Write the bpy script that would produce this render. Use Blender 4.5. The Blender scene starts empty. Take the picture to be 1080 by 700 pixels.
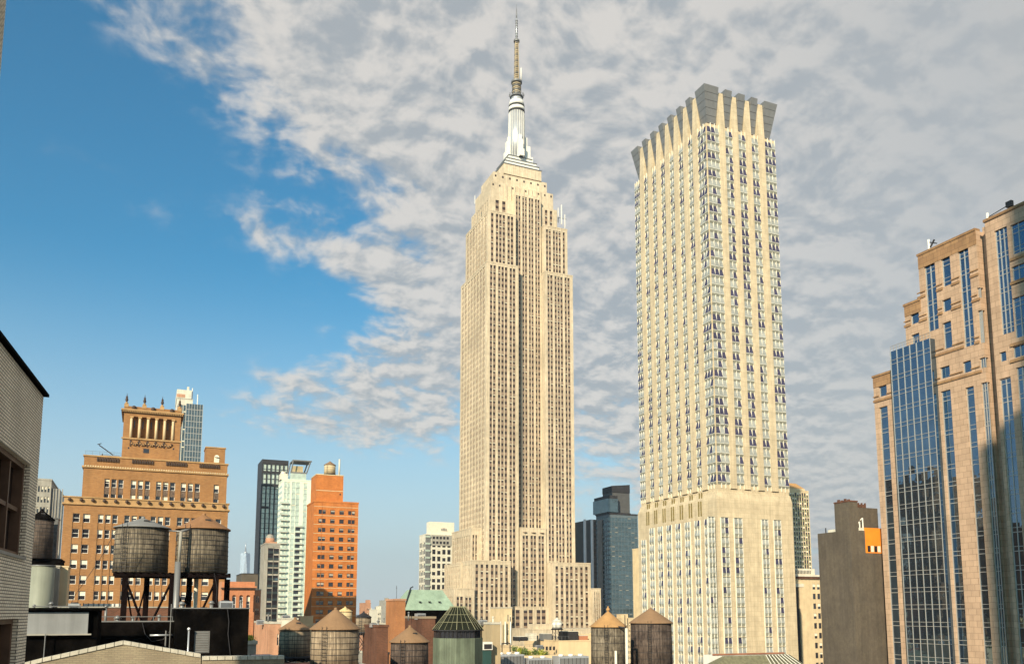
import bpy, math, random
from mathutils import Vector, Matrix
random.seed(7)
R = math.radians
sc = bpy.context.scene
col = sc.collection

# ------------------------------------------------------------------ camera
CZ = 50.0                      # eye height above the street
YAW, PITCH, F = 23.3, 7.28, 900.0
cam_d = bpy.data.cameras.new('camera'); cam = bpy.data.objects.new('camera', cam_d); col.objects.link(cam)
cam.location = (0, 0, CZ); cam.rotation_euler = (R(90 + PITCH), 0, R(-YAW))
cam_d.sensor_width = 36; cam_d.lens = F / 1080 * 36; cam_d.shift_y = 180 / 1080
cam_d.clip_start = .1; cam_d.clip_end = 60000
sc.camera = cam
sc.view_settings.view_transform = 'Standard'; sc.view_settings.look = 'None'
sc.view_settings.gamma = 1; sc.view_settings.exposure = 0.62; sc.view_settings.use_curve_mapping = False

# ------------------------------------------------------------------ sun
SUN_EL, SUN_AZ = 25.0, 223.0    # azimuth measured clockwise from +Y
sun_d = bpy.data.lights.new('sun', 'SUN'); sun_d.energy = 5.0; sun_d.angle = R(.5); sun_d.color = (1, .855, .62)
sun = bpy.data.objects.new('sun', sun_d); col.objects.link(sun)
sdir = Vector((math.sin(R(SUN_AZ)) * math.cos(R(SUN_EL)), math.cos(R(SUN_AZ)) * math.cos(R(SUN_EL)), math.sin(R(SUN_EL))))
sun.rotation_euler = sdir.to_track_quat('Z', 'Y').to_euler()

# ------------------------------------------------------------------ node helper
class NT:
    def __init__(s, nt): s.nt = nt; s.n = nt.nodes; s.l = nt.links
    def new(s, t, **k):
        o = s.n.new(t)
        for a, b in k.items():
            if a.startswith('i_'):
                key = a[2:]
                key = int(key) if key.isdigit() else key.replace('_', ' ')
                s.set(o.inputs[key], b)
            else: setattr(o, a, b)
        return o
    def set(s, sock, v):
        if isinstance(v, bpy.types.NodeSocket): s.l.new(v, sock)
        else: sock.default_value = v
    def m(s, op, a, b=0, c=0, clamp=False):
        o = s.n.new('ShaderNodeMath'); o.operation = op; o.use_clamp = clamp
        s.set(o.inputs[0], a); s.set(o.inputs[1], b); s.set(o.inputs[2], c)
        return o.outputs[0]
    def mr(s, v, a, b, c=0, d=1, smooth=True):
        o = s.n.new('ShaderNodeMapRange'); o.interpolation_type = 'SMOOTHSTEP' if smooth else 'LINEAR'
        s.set(o.inputs[0], v)
        for i, q in enumerate((a, b, c, d)): s.set(o.inputs[i + 1], q)
        return o.outputs[0]
    def mix(s, f, a, b, mode='MIX'):
        o = s.n.new('ShaderNodeMix'); o.data_type = 'RGBA'; o.blend_type = mode
        s.set(o.inputs[0], f); s.set(o.inputs[6], a); s.set(o.inputs[7], b)
        return o.outputs[2]
    def noise(s, v, scale, detail=4, rough=.5, dist=0, dim='3D'):
        o = s.n.new('ShaderNodeTexNoise'); o.noise_dimensions = dim
        s.l.new(v, o.inputs['Vector'])
        o.inputs['Scale'].default_value = scale; o.inputs['Detail'].default_value = detail
        o.inputs['Roughness'].default_value = rough; o.inputs['Distortion'].default_value = dist
        return o.outputs[0]
    def comb(s, x=0, y=0, z=0):
        o = s.n.new('ShaderNodeCombineXYZ')
        for i, q in enumerate((x, y, z)): s.set(o.inputs[i], q)
        return o.outputs[0]

def c4(c): return (c[0], c[1], c[2], 1)

# ------------------------------------------------------------------ pixel -> world measuring
cy, sy = math.cos(R(YAW)), math.sin(R(YAW)); cp, sp = math.cos(R(PITCH)), math.sin(R(PITCH))
FW = Vector((sy * cp, cy * cp, sp)); RT = Vector((cy, -sy, 0)); UP = RT.cross(FW)
def ray(px, py): return FW + RT * ((px - 540) / F) + UP * ((530 - py) / F)
def XZ(px, py, Y): d = ray(px, py); return d.x / d.y * Y, CZ + d.z / d.y * Y
def YZ(px, py, X): d = ray(px, py); return d.y / d.x * X, CZ + d.z / d.x * X
def proj(p):
    d = Vector(p) - Vector((0, 0, CZ)); w = d.dot(FW)
    if w <= 0: return None
    return 540 + F * d.dot(RT) / w, 530 - F * d.dot(UP) / w, w

# ------------------------------------------------------------------ world: sky and clouds
world = bpy.data.worlds.new('World'); sc.world = world; world.use_nodes = True
w = NT(world.node_tree); w.n.clear()
sky = w.n.new('ShaderNodeTexSky'); sky.sky_type = 'NISHITA'; sky.sun_disc = False
sky.sun_elevation = R(SUN_EL); sky.sun_rotation = R(SUN_AZ); sky.air_density = 1.0; sky.dust_density = 1.2; sky.ozone_density = 1.5
skyc = w.mix(1.0, sky.outputs[0], (.26, .84, .98, 1), 'MULTIPLY')
skyc0 = skyc
tc = w.n.new('ShaderNodeTexCoord')
sep = w.new('ShaderNodeSeparateXYZ', i_0=tc.outputs['Generated'])
dx, dy, dz = sep.outputs
az = w.m('MULTIPLY', w.m('ARCTAN2', dx, dy), 57.2958)
el = w.m('MULTIPLY', w.m('ARCSINE', dz), 57.2958)
zz = w.m('ADD', w.m('MAXIMUM', dz, 0.0), .30)
pv = w.comb(w.m('DIVIDE', dx, zz), w.m('DIVIDE', dy, zz), 0)
warp = w.new('ShaderNodeTexNoise', i_Scale=4.0, i_Detail=3.0, i_Vector=pv)
pv2 = w.new('ShaderNodeVectorMath', operation='MULTIPLY_ADD', i_0=warp.outputs['Color'], i_1=(.10, .10, 0), i_2=pv).outputs[0]
pv3 = w.new('ShaderNodeVectorMath', operation='ADD', i_0=pv2, i_1=(-.018, -.022, 0)).outputs[0]
# cloud cover: soft patches placed by bearing and height in the sky
def azel(px, py):
    d = ray(px, py).normalized(); return math.degrees(math.atan2(d.x, d.y)), math.degrees(math.asin(d.z))
def blob(px, py, sx, sy_, rot, s):
    a0, e0 = azel(px, py); c_, s_ = math.cos(R(rot)), math.sin(R(rot))
    da = w.m('SUBTRACT', az, a0); de = w.m('SUBTRACT', el, e0)
    u = w.m('DIVIDE', w.m('ADD', w.m('MULTIPLY', da, c_), w.m('MULTIPLY', de, s_)), sx)
    v = w.m('DIVIDE', w.m('SUBTRACT', w.m('MULTIPLY', de, c_), w.m('MULTIPLY', da, s_)), sy_)
    r2 = w.m('ADD', w.m('MULTIPLY', u, u), w.m('MULTIPLY', v, v))
    return w.m('MULTIPLY', w.m('EXPONENT', w.m('MULTIPLY', r2, -1)), s)
blobs = [(620, 60, 17, 13, -20, 1.25), (430, 20, 13, 7, -25, 1.0), (300, -10, 10, 5, -30, .85), (120, 8, 4, 1.3, -20, .45), (400, 290, 4.5, 1.5, -20, .55), (900, 150, 18, 16, 0, 1.6), (560, 240, 9, 9, -20, .95),
         (980, 380, 13, 12, 0, 1.5), (620, 380, 7, 7, 0, .85), (380, 270, 7, 2.2, -14, .55), (432, 398, 6.0, 3.4, 4, 1.15),
         (350, 446, 7.5, 1.5, -5, .85), (310, 402, 3.0, .9, -10, .5), (300, 252, 3.4, .9, -8, .50), (390, 95, 6, 4, -35, .35), (880, 500, 9, 4, 0, .75), (130, 205, 6, 1.2, -20, .22),
         (225, 75, 2.5, 1.6, -30, .5), (1250, 300, 20, 22, 0, 1.4), (800, -150, 40, 12, 0, .6)]
mask = None
for b in blobs:
    o = blob(*b); mask = o if mask is None else w.m('ADD', mask, o)
def puffs(v):
    return w.m('ADD', w.m('MULTIPLY', w.noise(v, 5.0, 2, .5), .34), w.m('ADD', w.m('MULTIPLY', w.noise(v, 15, 3, .5), .50), w.m('MULTIPLY', w.noise(v, 44, 4, .6), .20)))
n1 = puffs(pv2); n2 = puffs(pv3); n3 = w.noise(pv, 1.1, 3, .5)
dens = w.m('ADD', w.m('SUBTRACT', mask, .50), w.m('MULTIPLY', w.m('SUBTRACT', n1, .5), 5.0))
amt = w.m('MULTIPLY', w.mr(dens, -.25, .95), .90)
amt = w.m('MULTIPLY', amt, w.mr(mask, .08, .5))
thick = w.m('MULTIPLY', w.mr(az, 36, 56), w.mr(el, 3, 12))
amt = w.m('MAXIMUM', amt, w.m('MULTIPLY', thick, .93))
# lit cloud tops against greyer bellies: compare the puffs with themselves a step towards the sun
lit = w.m('ADD', w.m('MULTIPLY', w.m('SUBTRACT', n1, n2), 5.5), w.m('ADD', w.m('MULTIPLY', w.m('SUBTRACT', n1, .5), 2.2), w.m('MULTIPLY', w.m('SUBTRACT', n3, .5), .8)))
lit = w.mr(lit, -.6, .65)
fade = w.mr(az, 30, 58)
lit = w.m('ADD', w.m('MULTIPLY', lit, w.mr(az, 30, 58, 1, .24)), w.m('MULTIPLY', fade, .16))
ccol = w.mix(lit, (.44, .465, .48, 1), (.78, .735, .675, 1))
skyc = w.mix(w.mr(el, -2, 23, .95, 0), skyc, (4.5, 5.0, 5.1, 1))
bg1 = w.new('ShaderNodeBackground', i_Color=skyc, i_Strength=.10)
bg2 = w.new('ShaderNodeBackground', i_Color=ccol, i_Strength=.64)
mx = w.n.new('ShaderNodeMixShader'); w.l.new(amt, mx.inputs[0]); w.l.new(bg1.outputs[0], mx.inputs[1]); w.l.new(bg2.outputs[0], mx.inputs[2])
out = w.n.new('ShaderNodeOutputWorld'); w.l.new(mx.outputs[0], out.inputs[0])

# ------------------------------------------------------------------ materials
MATS = {}
def mat(name, c, rough=.8, var=.18, scale=.3, streak=0.0, metal=0.0, spec=.4, bump=0.0, c2=None, fine=0.0, emit=None):
    if name in MATS: return MATS[name]
    m = bpy.data.materials.new(name); m.use_nodes = True; t = NT(m.node_tree)
    b = t.n['Principled BSDF']
    geo = t.n.new('ShaderNodeNewGeometry'); pos = geo.outputs['Position']
    a = t.noise(pos, scale, 5, .6)
    f = t.mr(a, .3, .7, 1 - var, 1 + var, False)
    if streak:
        mp = t.new('ShaderNodeMapping', i_Vector=pos, i_Scale=(1.2, 1.2, .06))
        f = t.m('MULTIPLY', f, t.mr(t.noise(mp.outputs[0], 1.0, 5, .65), .3, .7, 1 - streak, 1 + streak * .5, False))
    if fine:
        f = t.m('MULTIPLY', f, t.mr(t.noise(pos, scale * 14, 3, .6), .3, .7, 1 - fine, 1 + fine, False))
    base = c4(c)
    if c2: base = t.mix(t.mr(t.noise(pos, scale * 1.7, 4, .6), .4, .62), c4(c), c4(c2))
    vm = t.new('ShaderNodeVectorMath', operation='SCALE'); t.set(vm.inputs[0], base[:3] if isinstance(base, tuple) else base); t.l.new(f, vm.inputs['Scale'])
    t.l.new(vm.outputs[0], b.inputs['Base Color'])
    b.inputs['Roughness'].default_value = rough; b.inputs['Metallic'].default_value = metal
    b.inputs['Specular IOR Level'].default_value = spec
    if bump:
        bp = t.new('ShaderNodeBump', i_Strength=bump, i_Distance=.05); t.l.new(t.noise(pos, scale * 12, 4, .6), bp.inputs['Height']); t.l.new(bp.outputs[0], b.inputs['Normal'])
    MATS[name] = m; return m
def brick(name, c, c2, mortar, bw=.22, bh=.075, var=.15, ms=.012, streak=.15, bump=.3):
    if name in MATS: return MATS[name]
    m = bpy.data.materials.new(name); m.use_nodes = True; t = NT(m.node_tree); b = t.n['Principled BSDF']
    pos = t.n.new('ShaderNodeNewGeometry').outputs['Position']
    s = t.new('ShaderNodeSeparateXYZ', i_0=pos)
    v = t.comb(t.m('ADD', s.outputs[0], s.outputs[1]), s.outputs[2], 0)
    br = t.n.new('ShaderNodeTexBrick'); t.l.new(v, br.inputs['Vector'])
    br.inputs['Color1'].default_value = c4(c); br.inputs['Color2'].default_value = c4(c2); br.inputs['Mortar'].default_value = c4(mortar)
    br.inputs['Scale'].default_value = 1; br.inputs['Brick Width'].default_value = bw; br.inputs['Row Height'].default_value = bh
    br.inputs['Mortar Size'].default_value = ms; br.inputs['Mortar Smooth'].default_value = .3
    f = t.mr(t.noise(pos, .35, 5, .6), .3, .7, 1 - var, 1 + var, False)
    mp = t.new('ShaderNodeMapping', i_Vector=pos, i_Scale=(1.2, 1.2, .08))
    f = t.m('MULTIPLY', f, t.mr(t.noise(mp.outputs[0], .8, 5, .65), .3, .7, 1 - streak, 1 + streak * .5, False))
    vm = t.new('ShaderNodeVectorMath', operation='SCALE'); t.l.new(br.outputs['Color'], vm.inputs[0]); t.l.new(f, vm.inputs['Scale'])
    t.l.new(vm.outputs[0], b.inputs['Base Color']); b.inputs['Roughness'].default_value = .85; b.inputs['Specular IOR Level'].default_value = .25
    if bump:
        bp = t.new('ShaderNodeBump', i_Strength=bump, i_Distance=.01); bp.invert = True
        t.l.new(br.outputs['Fac'], bp.inputs['Height']); t.l.new(bp.outputs[0], b.inputs['Normal'])
    MATS[name] = m; return m
def glass(name, c, rough=.06, metal=.0, spec=.8, wave=.0, var=.25, tilt=None):
    if name in MATS: return MATS[name]
    m = bpy.data.materials.new(name); m.use_nodes = True; t = NT(m.node_tree); b = t.n['Principled BSDF']
    pos = t.n.new('ShaderNodeNewGeometry').outputs['Position']
    f = t.mr(t.noise(pos, .21, 3, .7), .3, .7, 1 - var, 1 + var, False)
    vm = t.new('ShaderNodeVectorMath', operation='SCALE'); vm.inputs[0].default_value = c; t.l.new(f, vm.inputs['Scale'])
    t.l.new(vm.outputs[0], b.inputs['Base Color']); b.inputs['Roughness'].default_value = rough; b.inputs['Metallic'].default_value = metal
    b.inputs['Specular IOR Level'].default_value = spec
    if tilt:
        sp_ = t.new('ShaderNodeSeparateXYZ', i_0=pos)
        cell = t.comb(t.m('FLOOR', t.m('DIVIDE', sp_.outputs[0], 50)), t.m('FLOOR', t.m('DIVIDE', sp_.outputs[1], tilt[0])), t.m('FLOOR', t.m('DIVIDE', sp_.outputs[2], tilt[1])))
        wn = t.n.new('ShaderNodeTexWhiteNoise'); wn.noise_dimensions = '3D'; t.l.new(cell, wn.inputs['Vector'])
        o1 = t.new('ShaderNodeVectorMath', operation='SUBTRACT', i_0=wn.outputs['Color'], i_1=(.5, .5, .5)).outputs[0]
        o2 = t.new('ShaderNodeVectorMath', operation='MULTIPLY_ADD', i_0=o1, i_1=(tilt[2],) * 3, i_2=t.n['Geometry'].outputs['Normal']).outputs[0]
        o3 = t.new('ShaderNodeVectorMath', operation='NORMALIZE', i_0=o2).outputs[0]
        bp = t.new('ShaderNodeBump', i_Strength=wave, i_Distance=.4); t.l.new(t.noise(pos, .45, 2, .5), bp.inputs['Height']); t.l.new(o3, bp.inputs['Normal']); t.l.new(bp.outputs[0], b.inputs['Normal'])
    elif wave:
        bp = t.new('ShaderNodeBump', i_Strength=wave, i_Distance=.4); t.l.new(t.noise(pos, .22, 2, .5), bp.inputs['Height']); t.l.new(bp.outputs[0], b.inputs['Normal'])
    MATS[name] = m; return m

LIME = mat('limestone', (.56, .46, .33), .85, .20, .035, .28, fine=.12)
LIME2 = mat('metal_spandrel_brown', (.24, .17, .12), .6, .25, .5, .1)
LANG = brick('tower_limestone', (.56, .46, .315), (.52, .425, .29), (.38, .30, .2), 2.6, 1.62, .12, .035, .20, .1)
WHITE = mat('white_paint', (.72, .70, .64), .6, .08, .5, .12)
OFFW = mat('off_white_render', (.62, .58, .48), .8, .12, .4, .2)
GREYM = mat('grey_metal_panel', (.20, .20, .20), .45, .12, .25, .1, metal=.3)
DGREY = mat('dark_metal', (.028, .027, .03), .6, .3, .8, spec=.25)
BLACK = mat('black_roofing', (.0022, .002, .002), .95, .4, .5, .35, spec=.02, c2=(.006, .005, .0045), fine=.3)
BROWN = brick('brown_brick', (.34, .165, .062), (.27, .125, .045), (.26, .17, .09), .6, .2, .10, .02, .12, .1)
TERRA = mat('brown_terracotta', (.40, .24, .105), .8, .2, .6, .15)
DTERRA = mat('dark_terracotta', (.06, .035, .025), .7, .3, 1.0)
ORNG = brick('orange_brick', (.53, .175, .045), (.45, .14, .035), (.40, .18, .06), .7, .25, .16, .02, .1, .1)
REDB = brick('red_brick', (.15, .055, .032), (.10, .037, .022), (.13, .085, .06), .3, .1, .35, .015, .25, .2)
SALM = brick('salmon_brick', (.50, .24, .14), (.44, .20, .12), (.45, .3, .2), .3, .1, .2, .015, .25, .2)
NEARB = brick('beige_glazed_brick', (.90, .79, .62), (.80, .69, .52), (.17, .15, .12), .21, .072, .10, .012, .10, .6)
PARB = brick('tan_parapet_brick', (.30, .25, .17), (.25, .20, .14), (.2, .17, .12), .25, .08, .15, .012, .2, .3)
COPE = mat('stone_coping', (.45, .42, .35), .85, .2, 1.5, fine=.15)
GRAN = brick('pink_granite', (.48, .33, .225), (.41, .28, .19), (.22, .15, .10), 1.9, 1.3, .12, .04, .12, .1)
GRAN2 = brick('orange_granite', (.34, .20, .10), (.27, .155, .08), (.15, .09, .05), 1.9, 1.3, .15, .04, .15, .1)
MULL = mat('pale_mullion', (.40, .38, .35), .4, .05, 1, metal=.3)
BGLASS = glass('blue_mirror_glass', (.135, .20, .28), .02, .92, .8, .04, .12, (1.72, 1.95, .022))
DGL = glass('dark_window_glass', (.022, .022, .028), .06, 0, .7)
BRGL = glass('brown_window_glass', (.035, .022, .018), .08, 0, .6)
BLGL = glass('blue_window_glass', (.03, .04, .10), .05, 0, 1.0)
TEAL = glass('teal_curtain_glass', (.115, .165, .185), .06, .7, .8, .1, .25, (2.4, 3.5, .05))
GRGL = glass('green_white_glass', (.50, .58, .50), .15, .25, .8)
BLIND = mat('cream_blind', (.72, .66, .52), .8, .1, .8)
BLIND2 = mat('grey_blind', (.36, .33, .28), .8, .2, .8)
REDD = mat('red_blind', (.36, .15, .08), .8, .1, .8)
CONC = mat('concrete', (.32, .30, .26), .9, .18, .3, .2)
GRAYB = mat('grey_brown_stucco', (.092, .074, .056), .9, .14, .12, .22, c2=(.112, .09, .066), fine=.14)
ORP = mat('orange_paint', (.80, .25, .02), .7, .08, .6)
COPPER = mat('green_copper', (.27, .36, .27), .7, .15, .5, .2, fine=.1)
CREAM = mat('cream_stone', (.60, .47, .29), .85, .12, .3, .12)
ASPH = mat('asphalt', (.05, .05, .052), .9, .2, .1)
PAVE = mat('pavement_concrete', (.25, .24, .22), .9, .15, .4)
RUST = mat('rusty_orange_roof', (.25, .125, .055), .75, .16, 1.2, fine=.12)
BRNR = mat('brown_cone_roof', (.235, .14, .075), .8, .12, .9, fine=.1)
GREYR = mat('grey_cone_roof', (.20, .195, .19), .75, .15, 1.0, fine=.1)
GOLDR = mat('golden_cone_roof', (.40, .225, .09), .6, .14, 1.0, fine=.1)
SILV = mat('silver_metal', (.55, .56, .58), .35, .08, .3, .1, metal=.6)
GRNP = mat('pale_green_panel', (.125, .15, .105), .7, .2, .7, .35)
LEAF = mat('leaf_green', (.10, .15, .035), .8, .4, 2)
YLEAF = mat('yellow_green_leaf', (.30, .32, .04), .8, .3, 2)

def wood(name, c, c2, mid=.0):
    m = bpy.data.materials.new(name); m.use_nodes = True; t = NT(m.node_tree); b = t.n['Principled BSDF']
    oc = t.n.new('ShaderNodeTexCoord').outputs['Object']; s = t.new('ShaderNodeSeparateXYZ', i_0=oc)
    a = t.m('MULTIPLY', t.m('ADD', t.m('ARCTAN2', s.outputs[1], s.outputs[0]), 3.15), 13.0)
    fl = t.m('FLOOR', a); fr = t.m('SUBTRACT', a, fl)
    wn = t.n.new('ShaderNodeTexWhiteNoise'); wn.noise_dimensions = '1D'; t.l.new(fl, wn.inputs['W'])
    gap = t.mr(t.m('ABSOLUTE', t.m('SUBTRACT', fr, .5)), .40, .5, 1, .35)
    st = t.noise(t.comb(t.m('MULTIPLY', a, .9), 0, t.m('MULTIPLY', s.outputs[2], .5)), 1.6, 6, .7)
    blot = t.noise(oc, .9, 5, .65)
    cc = t.mix(t.mr(t.m('ADD', t.m('MULTIPLY', st, .6), t.m('MULTIPLY', blot, .4)), .36, .66), c4(c), c4(c2))
    k = t.m('MULTIPLY', gap, t.m('ADD', t.m('MULTIPLY', wn.outputs[0], .6), .7))
    vm = t.new('ShaderNodeVectorMath', operation='SCALE'); t.l.new(cc, vm.inputs[0]); t.l.new(k, vm.inputs['Scale'])
    t.l.new(vm.outputs[0], b.inputs['Base Color']); b.inputs['Roughness'].default_value = .9; b.inputs['Specular IOR Level'].default_value = .2
    MATS[name] = m; return m
WOODG = wood('weathered_grey_wood', (.04, .033, .026), (.25, .205, .15))
WOODT = wood('weathered_tan_wood', (.14, .105, .075), (.38, .30, .21))
WOODD = wood('dark_wet_wood', (.03, .022, .02), (.14, .105, .085))

# ------------------------------------------------------------------ mesh builder
class MB:
    def __init__(s): s.v = []; s.f = []; s.m = []; s.mats = []; s.sm = []
    def mi(s, m):
        if m not in s.mats: s.mats.append(m)
        return s.mats.index(m)
    def poly(s, pts, m, smooth=False):
        i = len(s.v); s.v += [tuple(p) for p in pts]; s.f.append(tuple(range(i, i + len(pts)))); s.m.append(s.mi(m)); s.sm.append(smooth)
    def hexa(s, p, m, skip=()):
        # p: 8 points, bottom ccw (0-3), top (4-7)
        i = len(s.v); s.v += [tuple(q) for q in p]; k = s.mi(m)
        for n, f in enumerate(((0, 3, 2, 1), (4, 5, 6, 7), (0, 1, 5, 4), (1, 2, 6, 5), (2, 3, 7, 6), (3, 0, 4, 7))):
            if n in skip: continue
            s.f.append(tuple(i + a for a in f)); s.m.append(k); s.sm.append(False)
    def box(s, x0, x1, y0, y1, z0, z1, m, skip=()):
        if x0 > x1: x0, x1 = x1, x0
        if y0 > y1: y0, y1 = y1, y0
        s.hexa([(x0, y0, z0), (x1, y0, z0), (x1, y1, z0), (x0, y1, z0), (x0, y0, z1), (x1, y0, z1), (x1, y1, z1), (x0, y1, z1)], m, skip)
    def frustum(s, cx, cy_, r0, r1, z0, z1, m, n=24, cap=True, smooth=True, rot=0, sx=1, sy_=1):
        i = len(s.v); k = s.mi(m)
        for r_, z in ((r0, z0), (r1, z1)):
            for a in range(n):
                t = 2 * math.pi * a / n + rot; s.v.append((cx + r_ * sx * math.cos(t), cy_ + r_ * sy_ * math.sin(t), z))
        for a in range(n):
            b = (a + 1) % n; s.f.append((i + a, i + b, i + n + b, i + n + a)); s.m.append(k); s.sm.append(smooth)
        if cap:
            s.f.append(tuple(i + n - 1 - a for a in range(n))); s.m.append(k); s.sm.append(False)
            s.f.append(tuple(i + n + a for a in range(n))); s.m.append(k); s.sm.append(False)
    def bar(s, p, q, r_, m, n=6):
        p, q = Vector(p), Vector(q); d = (q - p).normalized()
        a = d.orthogonal().normalized() if abs(d.z) < .99 else Vector((1, 0, 0)); b = d.cross(a)
        i = len(s.v); k = s.mi(m)
        for e in (p, q):
            for j in range(n):
                t = 2 * math.pi * (j + .5) / n; s.v.append(tuple(e + (a * math.cos(t) + b * math.sin(t)) * r_))
        for j in range(n):
            g = (j + 1) % n; s.f.append((i + j, i + g, i + n + g, i + n + j)); s.m.append(k); s.sm.append(n > 6)
        s.f.append(tuple(i + n - 1 - a for a in range(n))); s.m.append(k); s.sm.append(False)
        s.f.append(tuple(i + n + a for a in range(n))); s.m.append(k); s.sm.append(False)
    def sphere(s, c, r_, m, n=10, rz=None):
        rz = rz or r_; rows = n // 2; P = []
        for a in range(1, rows):
            t = math.pi * a / rows
            P.append([(c[0] + r_ * math.sin(t) * math.cos(2 * math.pi * b / n), c[1] + r_ * math.sin(t) * math.sin(2 * math.pi * b / n), c[2] + rz * math.cos(t)) for b in range(n)])
        for a in range(len(P) - 1):
            for b in range(n): s.poly([P[a][b], P[a + 1][b], P[a + 1][(b + 1) % n], P[a][(b + 1) % n]], m, False)
        for b in range(n):
            s.poly([(c[0], c[1], c[2] + rz), P[0][b], P[0][(b + 1) % n]], m); s.poly([(c[0], c[1], c[2] - rz), P[-1][(b + 1) % n], P[-1][b]], m)
    def build(s, name, parent=None, loc=None, kind=None, label=None):
        me = bpy.data.meshes.new(name)
        off = Vector(loc) if loc else Vector((0, 0, 0))
        me.from_pydata([tuple(Vector(v) - off) for v in s.v], [], s.f)
        for m in s.mats: me.materials.append(m)
        me.polygons.foreach_set('material_index', s.m); me.polygons.foreach_set('use_smooth', s.sm); me.update()
        o = bpy.data.objects.new(name, me); col.objects.link(o)
        if parent is not None:
            wl_ = Vector((0, 0, 0)); q_ = parent
            while q_ is not None: wl_ = wl_ + q_.location; q_ = q_.parent
            o.parent = parent; o.location = off - wl_
        else: o.location = off
        if kind: o['kind'] = kind
        if label: o['label'] = label
        return o
def thing(name, loc, label, cat, group=None):
    o = bpy.data.objects.new(name, None); col.objects.link(o); o.location = loc; o.empty_display_size = .5
    o['label'] = label; o['category'] = cat
    if group: o['group'] = group
    return o
def tag(o, label, cat, group=None):
    o['label'] = label; o['category'] = cat
    if group: o['group'] = group
    return o

# ------------------------------------------------------------------ buildings
ROT = {'F': 0, 'L': -math.pi / 2, 'R': math.pi / 2}
def pane_geo(w_, h, st):
    """local geometry of a window: x along the wall, -y outward, centred"""
    mb = MB(); b = st[1]; g, bl, fr = st[0]
    x, z = w_ / 2, h / 2
    mb.box(-x, x, -.06, 0, -z, z, g, (4,))
    if b > 0:
        zz_ = z - h * b
        mb.box(-x + .03, x - .03, -.075, -.062, zz_, z - .02, bl, (4,))
    if fr:
        t = min(.09, w_ * .09)
        mb.box(-x, -x + t, -.13, -.076, -z, z, fr, (4,)); mb.box(x - t, x, -.13, -.076, -z, z, fr, (4,))
        mb.box(-x + t, x - t, -.13, -.076, -z, -z + t, fr, (4,)); mb.box(-x + t, x - t, -.13, -.076, z - t, z, fr, (4,))
        mb.box(-x + t, x - t, -.12, -.076, -t / 2, t / 2, fr, (4,))
    return mb
PCACHE = {}
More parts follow.
